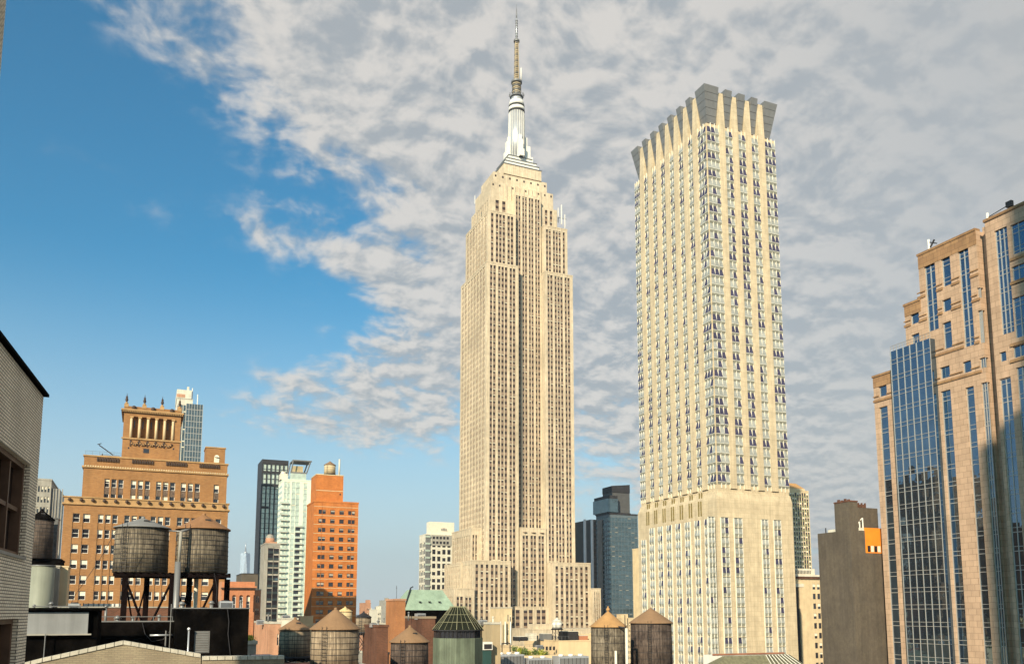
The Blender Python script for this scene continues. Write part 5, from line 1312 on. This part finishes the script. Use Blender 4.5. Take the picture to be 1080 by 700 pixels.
tank('pale yellow tank standing low in front of the orange building', 364, 15, 640, 644.5, 657, 190, mat('pale_yellow_tank', (.55, .42, .24), .8), mat('yellow_cone', (.62, .45, .22), .8), 4, stand=XZ(364, 672, 190)[1])
tank('small cream tank on top of the orange brick building', 348, 12.5, 486.5, 490.5, 500, YO + 6, mat('cream_tank', (.50, .40, .25), .8), BRNR, 5, stand=OTOP)
m = MB(); a = XZ(252, 690, 60)[0]
# brick chimney mass, green roof, drum ------------------------------------------------
b = roofbld('brick_chimney_block', 'tall orange-brown brick chimney stack left of the green copper roof', 409.5, 427.5, 633, 130, 6, brick('warm_brick', (.42, .17, .06), (.34, .13, .05), (.3, .17, .1), .25, .09), cap=SALM, cat='chimney')
m = MB(); x = (b.x0 * .6 + b.x1 * .4); m.bar((x, 132, b.z), (x, 132, b.z + 2.4), .03, DGREY); m.box(x - .1, x + .1, 131.95, 132.05, b.z + 2.0, b.z + 2.06, DGREY); m.build('aerial', b.root)
roofbld('red_brick_wing', 'plain dark red brick wall left of the chimney stack', 390, 409.3, 661, 112, 8, REDB, cap=REDB)
roofbld('dark_brick_wing', 'dark red brick wing right of the chimney below the green roof', 427, 459, 652, 108, 8, REDB, cap=mat('tan_cap', (.25, .19, .13), .8))
YC = 140
t = thing('copper_roof_building', (XZ(428, 650, YC)[0], YC, 0), 'building with pale green copper roof in front of the tallest tower', 'building')
m = MB(); A = XZ(426.5, 643, YC); Bq = XZ(482, 643, YC); m.box(A[0] + .2, Bq[0] - .2, YC + .3, YC + 8, 0, A[1], BLACK); m.build('wall', t)
m = MB(); tA = XZ(433.5, 621.5, YC + 3.5); tB = XZ(466.5, 621.5, YC + 3.5)
m.hexa([(A[0], YC, A[1]), (Bq[0], YC, A[1]), (Bq[0], YC + 9, A[1]), (A[0], YC + 9, A[1]), (tA[0], YC + 3.5, tA[1]), (tB[0], YC + 3.5, tA[1]), (tB[0], YC + 6, tA[1]), (tA[0], YC + 6, tA[1])], COPPER)
m.bar((A[0] - .1, YC - .05, A[1]), (tA[0] - .1, YC + 3.4, tA[1] + .3), .12, DGREY, 4); m.bar((tA[0] - .1, YC + 3.4, tA[1] + .3), (tA[0] + .35, YC + 3.4, tA[1] + .55), .1, DGREY, 4)
for px_ in (443.5, 453.5, 464): 
    xx, zz_ = XZ(px_, 634.5, YC + .9); m.box(xx - .15, xx + .15, YC + .9, YC + 1.6, zz_ - .1, zz_ + .14, DGREY)
m.build('roof', t)
# octagonal glazed lantern on green drum
YD = 100
xd = XZ(483, 665, YD)[0]; rD = 25.5 * math.hypot(xd, YD) / F
t = thing('glazed_lantern_house', (xd, YD, 30), 'green drum with dark ribbed glass pyramid roof at bottom centre', 'roof structure')
ze, zt_, zbn = XZ(483, 663.5, YD)[1], XZ(470, 640, YD)[1], XZ(483, 672, YD)[1]
m = MB(); m.frustum(xd, YD, rD * 1.0, rD * 1.0, 30, zbn, GRNP, 8, rot=R(22.5 + YAW * 0), smooth=False)
for i in range(40):
    tt = 2 * math.pi * i / 40; 
m.build('drum', t)
m = MB()
for i in range(8):
    a_, b_ = (math.cos(R(22.5 + 45 * i)), math.sin(R(22.5 + 45 * i))), (math.cos(R(67.5 + 45 * i)), math.sin(R(67.5 + 45 * i)))
    for k in range(7):
        f_ = k / 7; qx, qy = a_[0] + (b_[0] - a_[0]) * f_, a_[1] + (b_[1] - a_[1]) * f_
        m.bar((xd + qx * rD, YD + qy * rD, 30), (xd + qx * rD, YD + qy * rD, zbn), .03, GRNP, 4)
m.build('drum_seams', t)
m = MB(); m.frustum(xd, YD, rD * .93, rD * .93, zbn, ze, DGL, 8, rot=R(22.5), smooth=False)
V8 = [(math.cos(R(22.5 + 45 * i)), math.sin(R(22.5 + 45 * i))) for i in range(8)]
for i in range(8):
    a_, b_ = V8[i], V8[(i + 1) % 8]
    for k in range(4):
        f_ = k / 4; px_, py_ = a_[0] + (b_[0] - a_[0]) * f_, a_[1] + (b_[1] - a_[1]) * f_
        m.bar((xd + px_ * rD * .96, YD + py_ * rD * .96, zbn), (xd + px_ * rD * .96, YD + py_ * rD * .96, ze), .07, DGREY, 4)
m.build('window_band', t)
DGR = glass('dark_green_glass', (.014, .016, .011), .8, 0, .08)
m = MB(); m.frustum(xd, YD, rD * 1.03, rD * .30, ze, zt_, DGR, 8, rot=R(22.5), smooth=False); m.frustum(xd, YD, rD * 1.05, rD * 1.05, ze - .12, ze, DGREY, 8, rot=R(22.5), smooth=False); m.build('roof', t)
m = MB(); RIB = mat('pale_green_rib', (.26, .25, .15), .7)
for i in range(8):
    a_, b_ = V8[i], V8[(i + 1) % 8]
    for k in range(3):
        f_ = k / 3; qx, qy = a_[0] + (b_[0] - a_[0]) * f_, a_[1] + (b_[1] - a_[1]) * f_
        m.bar((xd + qx * rD * 1.04, YD + qy * rD * 1.04, ze + .05), (xd + qx * rD * .31, YD + qy * rD * .31, zt_ + .05), .018 if k else .035, RIB, 4)
for f_ in (.33, .66):
    rr_ = rD * (1.03 + (.30 - 1.03) * f_) + .03; z = ze + (zt_ - ze) * f_ + .03
    for i in range(8): a_, b_ = V8[i], V8[(i + 1) % 8]; m.bar((xd + a_[0] * rr_, YD + a_[1] * rr_, z), (xd + b_[0] * rr_, YD + b_[1] * rr_, z), .03, RIB, 4)
m.build('roof_ribs', t)
m = MB(); m.box(xd - rD * .3, xd + rD * .3, YD - rD * .2, YD + rD * .2, zt_, zt_ + .12, RIB); m.build('ridge_cap', t)
RB4 = roofbld('low_roof_centre', 'low dark roof under the black-banded tank at bottom centre', 405, 462, 715, 74, 12, REDB)
tank('dark banded tank with tan cone roof in front of the green drum', 432, 41, 661, 676.5, 708, 78, WOODD, BRNR, 6)
# beige block, units and low cream roofs -------------------------------------------------
b = roofbld('tan_block', 'plain tan rendered block right of the green drum', 500, 528, 658, 120, 10, mat('tan_render', (.40, .31, .19), .9, .1, .5, .2), cap=COPE)
t = thing('wall_air_unit', (XZ(515, 680, 119)[0], 118.5, 40), 'white boxed air conditioner on the tan block', 'air conditioner')
m = MB(); a_, z_ = XZ(509.5, 685, 118.6); c_, z2_ = XZ(519.5, 676.5, 118.6); m.box(a_, c_, 118.6, 119.9, z_, z2_, WHITE); m.build('casing', t)
m = MB(); m.box(a_ + .15, c_ - .15, 118.54, 118.599, z_ + .15, z2_ - .3, DGREY); m.build('grille', t)
m = MB(); m.box(a_, c_ - .1, 118.8, 119.9, 40, z_ - .02, mat('teal_door', (.02, .06, .055), .7)); m.build('base', t)
b = roofbld('cream_roof_house', 'cream octagonal-looking roof house with white pipes right of the green drum', 517, 540, 641, 215, 10, CREAM, wins=[('p', 1), ('p', 1.6), ('w', .9), ('p', .8), ('w', .9), ('p', .6)])
m = MB()
for px_ in (528, 533, 538.5): x = XZ(px_, 665, 214)[0]; m.bar((x, 214, 30), (x, 214, XZ(px_, 655, 214)[1]), .2, WHITE, 6)
m.build('pipe', b.root)
LW = mat('pale_cream_render', (.66, .50, .30), .9, .08, .25, .1)
b = roofbld('long_cream_building', 'long low sunlit cream building in front of the tallest tower', 553, 640, 676, 230, 25, LW, cap=LW)
for i in range(5): m = MB(); x, z = XZ(569 + i * 3.8, 683, 230); m.box(x - .35, x + .35, 229.94, 229.99, z - .6, z + .5, DGL); m.build('window', b.root)
b2 = roofbld('cream_terrace_building', 'lower cream terrace building with roof shrubs in bottom centre', 524, 566, 684, 190, 20, LW, cap=LW, wins=[('p', 3), ('w', 1), ('p', 2), ('w', 1), ('p', 3)])
b3 = roofbld('white_plant_roof', 'white roof penthouse behind the long cream building', 591, 640, 669, 260, 12, LW, cap=LW)
# roof clutter on the long cream building
for (pl_, pr_, pt_, mm, lab) in ((545, 556, 671, DGREY, 'dark roof unit with white top left on the long cream building'), (558, 566, 668, OFFW, 'small cream stair house on the long cream building'),
                                 (573, 582, 668, GREYM, 'grey roof chiller left of the small white tank'), (594, 610, 665.5, DGREY, 'dark grey roof chiller right of the small white tank'), (611, 620, 670, REDD, 'small orange-red roof box next to the gold-roofed tank')):
    rbox('roof_unit', lab, pl_, pr_, pt_, 680, 240, 3, mm, 'roof unit', b.z - 0.001, OFFW)
tank('small white tank on grey trestle before the tallest tower', 587.5, 10.5, 651, 655, 662, 236, WHITE, OFFW, 3, stand=b.z)
# shrubs: leaf clumps
def shrub(label, px_, py, Y, r_, mm, grp=None, zb_=None):
    x, z = XZ(px_, py, Y); t_ = thing('shrub', (x, Y, z - r_), label, 'shrub', grp)
    m_ = MB(); rg = random.Random(int(px_ * 10))
    for i in range(260):
        a_ = rg.uniform(0, 6.28); u_ = rg.uniform(-1, 1); rr_ = r_ * rg.uniform(.45, 1.05) * (.8 + .3 * math.sin(a_ * 3 + px_)); s_ = math.sqrt(1 - u_ * u_)
        c = Vector((x + rr_ * s_ * math.cos(a_), Y + rr_ * s_ * math.sin(a_), z + rr_ * u_)); d1 = Vector((rg.uniform(-1, 1), rg.uniform(-1, 1), rg.uniform(-1, 1))).normalized() * r_ * .16; d2 = d1.orthogonal() * .6
        m_.poly([c - d1, c - d2, c + d1, c + d2], mm)
    m_.build('foliage', t_); m_ = MB(); m_.bar((x, Y, z - r_), (x, Y, z), .05 * r_ + .03, DTERRA, 5); m_.build('stem', t_); return t_
sh = [(542, 684, 'leftmost roof shrub, dark green'), (547.5, 686, 'second roof shrub from the left, low and round'), (552.5, 687, 'yellowish roof shrub in the row middle left'), (558, 688.5, 'broad green roof shrub in the row centre'), (564, 687.5, 'bright green roof shrub right of the row centre'), (570, 688.5, 'yellow-green roof shrub near the right end'), (576, 689, 'rightmost roof shrub before the chillers')]
for i, (a_, c_, l_) in enumerate(sh): shrub(l_ + ' of the cream terrace', a_, c_, 188, .85 + .2 * (i % 3), YLEAF if i % 2 else LEAF, 'shrubs along the cream terrace')
t = thing('terrace_parapet', (XZ(520, 695, 186)[0], 186, 30), 'cream terrace block holding the row of roof shrubs', 'terrace'); m = MB(); m.box(XZ(536, 695, 186)[0], XZ(590, 695, 186)[0], 185.6, 189.5, 30, XZ(555, 691, 186)[1], LW); m.build('wall', t)
# foreground chillers
def chiller(label, pl_, pr_, pt_, Y, fans):
    x0q, x1q = XZ(pl_, pt_, Y)[0], XZ(pr_, pt_, Y)[0]; z = XZ(pl_, pt_, Y)[1]; t_ = thing('chiller', (x0q, Y, z - 2), label, 'chiller', 'roof chillers in the bottom centre')
    m_ = MB(); m_.box(x0q, x1q, Y, Y + 3, z - 2, z, SILV); m_.build('casing', t_)
    m_ = MB(); m_.box(x0q + .15, x1q - .15, Y - .05, Y - .001, z - 1.8, z - .3, GREYM)
    for i in range(8): xx = x0q + .2 + (x1q - x0q - .4) * i / 7; m_.box(xx - .03, xx + .03, Y - .09, Y - .051, z - 1.8, z - .3, DGREY)
    m_.build('grille', t_)
    for i in range(fans):
        m_ = MB(); c = x0q + (x1q - x0q) * (i + .5) / fans; m_.frustum(c, Y + 1.4, .5, .45, z, z + .35, WHITE, 14); m_.build('fan_housing', t_)
    return t_
RB5 = roofbld('bottom_roof_centre', 'grey flat roof under the row of chillers at the bottom', 510, 640, 712, 135, 30, CONC, cap=CONC)
chiller('pale chiller at bottom centre left of the shrubs', 527, 553, 690, 140, 3); chiller('silver chiller under the middle of the shrub row', 557, 582, 694, 140, 2); chiller('long silver chiller left of the gold-roofed tank', 590, 621, 692, 138, 3)
b_ = RB5
m = MB(); xq_, z_ = XZ(541, 676, 160); 
t = thing('pipe_frame', (XZ(533, 690, 150)[0], 150, 40), 'dark rectangular pipe frame beside the tan block', 'frame')
m = MB(); p0_, p1_ = XZ(529.5, 678, 150), XZ(538, 678, 150); m.bar((p0_[0], 150, 40), (p0_[0], 150, p0_[1]), .1, DGREY); m.bar((p1_[0], 150, 40), (p1_[0], 150, p0_[1]), .1, DGREY); m.bar((p0_[0], 150, p0_[1]), (p1_[0], 150, p0_[1]), .1, DGREY); m.build('tube', t)
# pair of tanks right of centre
RB6 = roofbld('right_tank_building', 'dark brick building carrying the gold-roofed and brown-roofed tanks', 612, 722, 716, 92, 16, REDB)
tank('tank with golden finialled cone roof right of centre', 641.5, 38, 645, 660.5, 712, 95, WOODG, GOLDR, 8, finial=True, hatch=False)
tank('dark tank with brown cone roof in front of the flared-crown tower', 686.5, 45, 641.5, 656.5, 712, 97, WOODD, BRNR, 9, hatch=False)
t = thing('riser_pipe', (XZ(661, 680, 92)[0], 92, 40), 'pale riser pipe between golden and brown cone tanks', 'pipe'); m = MB(); x = XZ(661, 680, 92)[0]; m.bar((x, 92, 38), (x, 92, XZ(661, 662, 92)[1]), .19, OFFW, 10); m.build('pipe_casing', t)
m = MB(); z = XZ(661, 662, 92)[1]; m.bar((x, 92, z), (x - .9, 93, z + .2), .12, DGREY, 8); m.bar((x + .4, 93, z - 1), (x + .4, 93, z + 1.6), .05, DGREY, 6); m.bar((x + .8, 93, z - 1), (x + .8, 93, z + 1.2), .05, DGREY, 6); m.build('pipe', t)
m = MB(); x = XZ(649.5, 690, 92.5)[0]; m.bar((x, 92.5, 38), (x, 92.5, XZ(649, 686, 92)[1]), .16, OFFW, 10); tag(m.build('drain_pipe'), 'short off-white pipe against the golden-roofed tank', 'pipe')
# dark canopy roof at foot of flared tower
YF = 170
t = thing('hipped_roof_building', (XZ(750, 700, YF)[0], YF, 0), 'low white building with green-brown hipped roof below the flared-crown tower', 'building')
a_, zc_ = XZ(752, 690, YF + 6); c_ = XZ(826, 690, YF + 6)[0]
m = MB(); m.box(a_, c_, YF + 6, YF + 10, 0, XZ(780, 690, YF + 6)[1], WHITE); m.box(a_ - .2, c_ + .2, YF + 5.8, YF + 6.0, XZ(780, 690, YF + 6)[1], XZ(780, 688.3, YF + 6)[1], mat('red_brown_trim', (.3, .13, .08), .8)); m.build('wall', t)
m = MB(); a_, c_ = XZ(752, 704, YF)[0], XZ(852, 704, YF)[0]; zl2 = XZ(800, 704, YF)[1]; tt_ = XZ(765, 691.5, YF + 3); tu_ = XZ(833, 691.5, YF + 3)
m.hexa([(a_, YF, zl2), (c_, YF, zl2), (c_, YF + 5.7, zl2), (a_, YF + 5.7, zl2), (tt_[0], YF + 3, tt_[1]), (tu_[0], YF + 3, tt_[1]), (tu_[0], YF + 4, tt_[1]), (tt_[0], YF + 4, tt_[1])], mat('olive_tile', (.16, .15, .09), .8, .3, 1.5)); m.build('roof', t)
m = MB()
for i in range(16):
    f_ = .62 + .36 * i / 15; xx0 = a_ + (c_ - a_) * f_; xx1 = tt_[0] + (tu_[0] - tt_[0]) * f_; m.bar((xx0, YF - .05, zl2 + .05), (xx1, YF + 2.95, tt_[1] + .05), .09, DGREY if i % 2 else WHITE, 4)
m.build('roof_battens', t)
b = roofbld('granite_podium', 'low cream stone podium at the foot of the granite tower', 915, 950, 690, 205, 10, GRAN, cap=GRAN2)
# greenery and odds by the black bulkhead
shrub('small yellow-green rooftop shrub beside the black bulkhead', 264, 673, 80, .45, YLEAF)
roofbld('shrub_ledge_building', 'narrow roof ledge right of the black bulkhead', 262, 270, 679, 79, 4, CONC)
t, a, b_, z = rbox('purple_roof_box', 'dim purple-grey roof box below the salmon brick building', 270, 290, 694, 705, 60, 3, mat('purple_grey', (.12, .09, .11), .7), 'roof unit')

# small roof clutter
def vent(label, px_, py, Y, h, rr_=.14, cap=True, mm=None):
    x, z = XZ(px_, py, Y); t_ = thing('roof_vent', (x, Y, z - h), label, 'vent pipe'); mm = mm or GREYM
    m_ = MB(); m_.bar((x, Y, z - h), (x, Y, z), rr_, mm, 10); m_.build('pipe', t_)
    if cap: m_ = MB(); m_.frustum(x, Y, rr_ * 2.0, rr_ * .6, z, z + rr_ * 1.6, mm, 12); m_.build('cowl', t_)
def acu(label, px0_, px1_, py, Y, h, d_=1.2):
    a_, z_ = XZ(px0_, py, Y); c_ = XZ(px1_, py, Y)[0]; t_ = thing('air_conditioner', (a_, Y, z_ - h), label, 'air conditioner')
    m_ = MB(); m_.box(a_, c_, Y, Y + d_, z_ - h, z_, SILV); m_.build('casing', t_)
    m_ = MB()
    for i in range(7): zz = z_ - h + .1 + (h - .2) * i / 7; m_.box(a_ + .06, c_ - .06, Y - .03, Y - .001, zz, zz + (h - .2) / 14, DGREY)
    m_.build('grille', t_)
    m_ = MB(); m_.frustum((a_ + c_) / 2, Y + d_ / 2, min(.4, (c_ - a_) * .35), min(.4, (c_ - a_) * .35), z_, z_ + .08, DGREY, 14); m_.build('fan_guard', t_)
def rail(label, px0_, px1_, py, Y, h=1.0):
    a_, z_ = XZ(px0_, py, Y); c_ = XZ(px1_, py, Y)[0]; t_ = thing('roof_railing', (a_, Y, z_ - h), label, 'railing')
    n = max(2, int((c_ - a_) / 1.2)); m_ = MB()
    for i in range(n + 1): xx = a_ + (c_ - a_) * i / n; m_.bar((xx, Y, z_ - h), (xx, Y, z_), .025, GREYM, 5)
    m_.bar((a_, Y, z_), (c_, Y, z_), .03, GREYM, 5); m_.bar((a_, Y, z_ - h * .5), (c_, Y, z_ - h * .5), .02, GREYM, 5); m_.build('rail', t_)
def cable(label, pts, Y, rr_=.03):
    P3 = [Vector((XZ(a_, b2_, Y)[0], Y, XZ(a_, b2_, Y)[1])) for a_, b2_ in pts]; m_ = MB()
    for p, q in zip(P3[:-1], P3[1:]): m_.bar(p, q, rr_, DGREY, 5)
    tag(m_.build('cable'), label, 'cable')
vent('thin capped vent pipe left of the left twin tank legs', 112, 640, 75, 1.6, .10)
vent('stubby vent pipe on the black wall under the left twin tank', 124, 652, 64, .7, .13)
vent('tall thin vent at the right corner of the black bulkhead', 254, 634, 63, 1.3, .07)
vent('short vent on the black bulkhead roof near its left corner', 192, 637, 65, .5, .14)
acu('grey air conditioner on the black bulkhead roof', 232, 246, 633.5, 65, .6)
acu('small air conditioner on the shed roof with the pale panel', 72, 84, 636, 57, .55)
rail('thin railing along the black roof wall left of the bulkhead', 100, 182, 650, 65, .7)
cable('black cable sagging down the black bulkhead wall', [(240, 642), (241.5, 655), (240.5, 668), (243, 690)], 61.9)
cable('black cable looping across the black roof wall', [(150, 656), (153, 668), (160, 676), (172, 674), (180, 664)], 62.9, .025)
vent('cowled vent on the red brick wing beside the chimney stack', 399, 655, 114, 1.0, .14)
vent('white vent pipe on the tan block roof', 520, 651, 122, 1.1, .14, True, OFFW)
acu('silver air conditioner on the tan block roof', 506, 514, 653.5, 123, .75)
rail('railing on the long cream building roof near the white tank', 556, 600, 671, 231, 1.0)
rail('railing on the cream terrace roof edge', 526, 564, 680, 191, .9)
acu('pale air conditioner behind the row of roof shrubs', 566, 573, 680, 196, 1.0)
vent('slim flue on the salmon brick building roof', 283, 648, 155, 1.4, .12)
acu('grey air conditioner on the salmon brick building roof', 271, 279, 653.5, 156, .8)
vent('small flue on the ochre building', 405, 652, 203, 1.2, .14)
acu('silver roof unit on the white low block by the white glass tower', 298, 306, 648.5, 167, .8)
vent('flue pipe between the chimney stack and the green copper roof', 431, 646, 112, 1.0, .10)
for i, (px_, py_, Y_, h_, l_) in enumerate([(140, 651, 66, .5, 'squat vent on the black roof wall left of centre'), (168, 650, 66, .9, 'slim vent on the black roof wall near the braces'), (223, 636, 66, 1.0, 'thin vent behind the bulkhead air conditioner'),
        (36, 639, 58, .8, 'vent on the shed roof nearest the brick wall'), (54, 637, 58, 1.0, 'second vent on the shed roof'), (402, 704, 79, 1.2, 'vent pipe left of the black-banded tank'), (508, 652, 123, .9, 'thin vent at the left end of the tan block roof'),
        (530, 635, 217, 1.3, 'flue on the cream roof house'), (604, 664, 262, 1.4, 'flue on the white roof penthouse'), (627, 665, 262, 1.2, 'second flue on the white roof penthouse near the golden tank'), (548, 672, 232, 1.2, 'small vent at the left end of the long cream building')]): vent(l_, px_, py_, Y_, h_, .07 + .03 * (i % 3))
cable('thin cable strung from the left twin tank to the shed roof', [(122, 560), (105, 590), (90, 612), (80, 626), (74, 638)], 66, .018)
cable('cable running down the right twin tank stand to the bulkhead', [(226, 604), (229, 620), (228, 632), (231, 641)], 66, .02)
acu('weathered air conditioner on the dark red wing right of the chimney', 440, 449, 646.5, 110, .8)
acu('grey unit on the red brick wing left of the chimney', 392, 399, 657, 114, .5)
rail('railing on the brown building main roof left of the penthouse', 90, 128, 475, 206, .9)
rail('railing on the shed roof with the pale panel', 36, 92, 639, 56, .5)
# far skyline and filler blocks ---------------------------------------------------------
fill = [
 (379, 391, 636, 700, 'red and white striped far block right of the orange building', SALM), (391, 402, 643, 640, 'pale far block between striped block and chimney', OFFW),
 (400, 411, 633, 900, 'small grey far block left of the chimney stack', CONC), (395, 404, 640, 1400, 'hazy far block behind the slim tank', CONC), (384, 392, 641, 1700, 'faint far block by the horizon behind the slim tank', OFFW),
 (405, 430, 641, 1100, 'wide hazy far block behind the chimney stack', CREAM), (430, 444, 628, 1000, 'hazy far block behind the green copper roof', CONC), (636, 668, 652, 500, 'cream block behind the golden-roofed tank', CREAM),
 (240, 256, 618, 1200, 'hazy far block right of the right twin tank', CONC), (228, 242, 628, 1000, 'hazy brown far block behind the arched brick building', SALM),
 (262, 274, 632, 1500, 'faint far block just left of the striped high-rise', OFFW), (850, 866, 640, 420, 'brown far block between ornate building and blank tower', CREAM), (478, 520, 668, 400, 'cream block at the foot of the tallest tower on its left', CREAM),
 (300, 345, 660, 260, 'cream block behind the smaller brown-roofed tank', CREAM), (850, 935, 648, 330, 'tan block hidden behind the blank tower', CREAM), (540, 640, 664, 380, 'cream podium block at the foot of the tallest tower', LIME)]
for i, (pl_, pr_, pt_, Y, lab, mm) in enumerate(fill):
    n = max(2, int((pr_ - pl_) / 4)); wdt = (pr_ - pl_) * Y / F
    b_ = tower('far_building' if Y > 600 else 'low_building', lab, pl_, pr_, pt_, Y, 25, mm, ribs(n, 1.6, 1.2), 3.6, 1.8, .9, mats=(DGL, BLIND, None), ref=pt_ + 5)
    b_.wall.box(b_.x0 + 1, b_.x0 + 1 + wdt * .3, Y + 2, Y + 8, b_.z1 + .6, b_.z1 + 3, mm)
    b_.finish(30)
# towers outside the view: one behind the viewer that shades the granite tower's right part, and neighbours mirrored in its glass
def offtower(label, x0, x1, y0, y1, z, mm, top=None):
    b_ = Bld('neighbour_building', (x0, y0, 0), label, 'building')
    n = int((x1 - x0) / 3.4); k = int((y1 - y0) / 3.4)
    b_.block(x0, x1, y0, y1, 0, z, mm, F_=ribs(n, 1.5, 1.9), Rt=ribs(k, 1.5, 1.9), fh=3.6, wh=1.9, sill=.8, r_=.3, cap=.8, mats=(DGL, BLIND, None))
    if top: b_.wall.box(top[0], top[1], top[2], top[3], z + .8, top[4], mm)
    b_.finish(0); return b_
ta = math.tan(R(SUN_AZ - 180))
def casterY(px_, py, xc): 
    y, z = yz(px_, py); s_ = XR - xc
    return y - s_ / ta if False else y - s_ * (math.cos(R(SUN_AZ - 180)) / math.sin(R(SUN_AZ - 180))), z + s_ / math.sin(R(SUN_AZ - 180)) * math.tan(R(SUN_EL))
cy1, cz1 = casterY(1030, 470, -50); cy2, cz2 = casterY(1066, 300, -50); _, cz3 = casterY(1060, 180, -50)
print('caster', cy1, cz1, cy2, cz2, cz3)
offtower('brick tower behind the viewer shading the granite tower', -50, -20, cy1 - 70, cy1, cz1 - 2, REDB, (-50, -20, cy1 - 70, cy2, cz3))
offtower('dark brick block outside the view mirrored in the granite tower glass', -110, -62, 330, 440, CZ + 74, BROWN)
offtower('brown block outside the view beyond the left wall', -95, -42, 215, 300, CZ + 38, BROWN)

# ------------------------------------------------------------------ haze
hz = MB(); hz.box(-3500, 6000, -400, 6500, -1, 480, mat('haze_dummy', (1, 1, 1))); 
hm = bpy.data.materials.new('haze_air'); hm.use_nodes = True; hn = hm.node_tree; hn.nodes.clear()
vo = hn.nodes.new('ShaderNodeVolumePrincipled'); vo.inputs['Color'].default_value = (.80, .88, 1, 1); vo.inputs['Density'].default_value = .00009; vo.inputs['Anisotropy'].default_value = .3
oo = hn.nodes.new('ShaderNodeOutputMaterial'); hn.links.new(vo.outputs[0], oo.inputs['Volume'])
hz.mats = [hm]
USE_HAZE = True
if USE_HAZE:
    h = hz.build('haze'); h['kind'] = 'stuff'
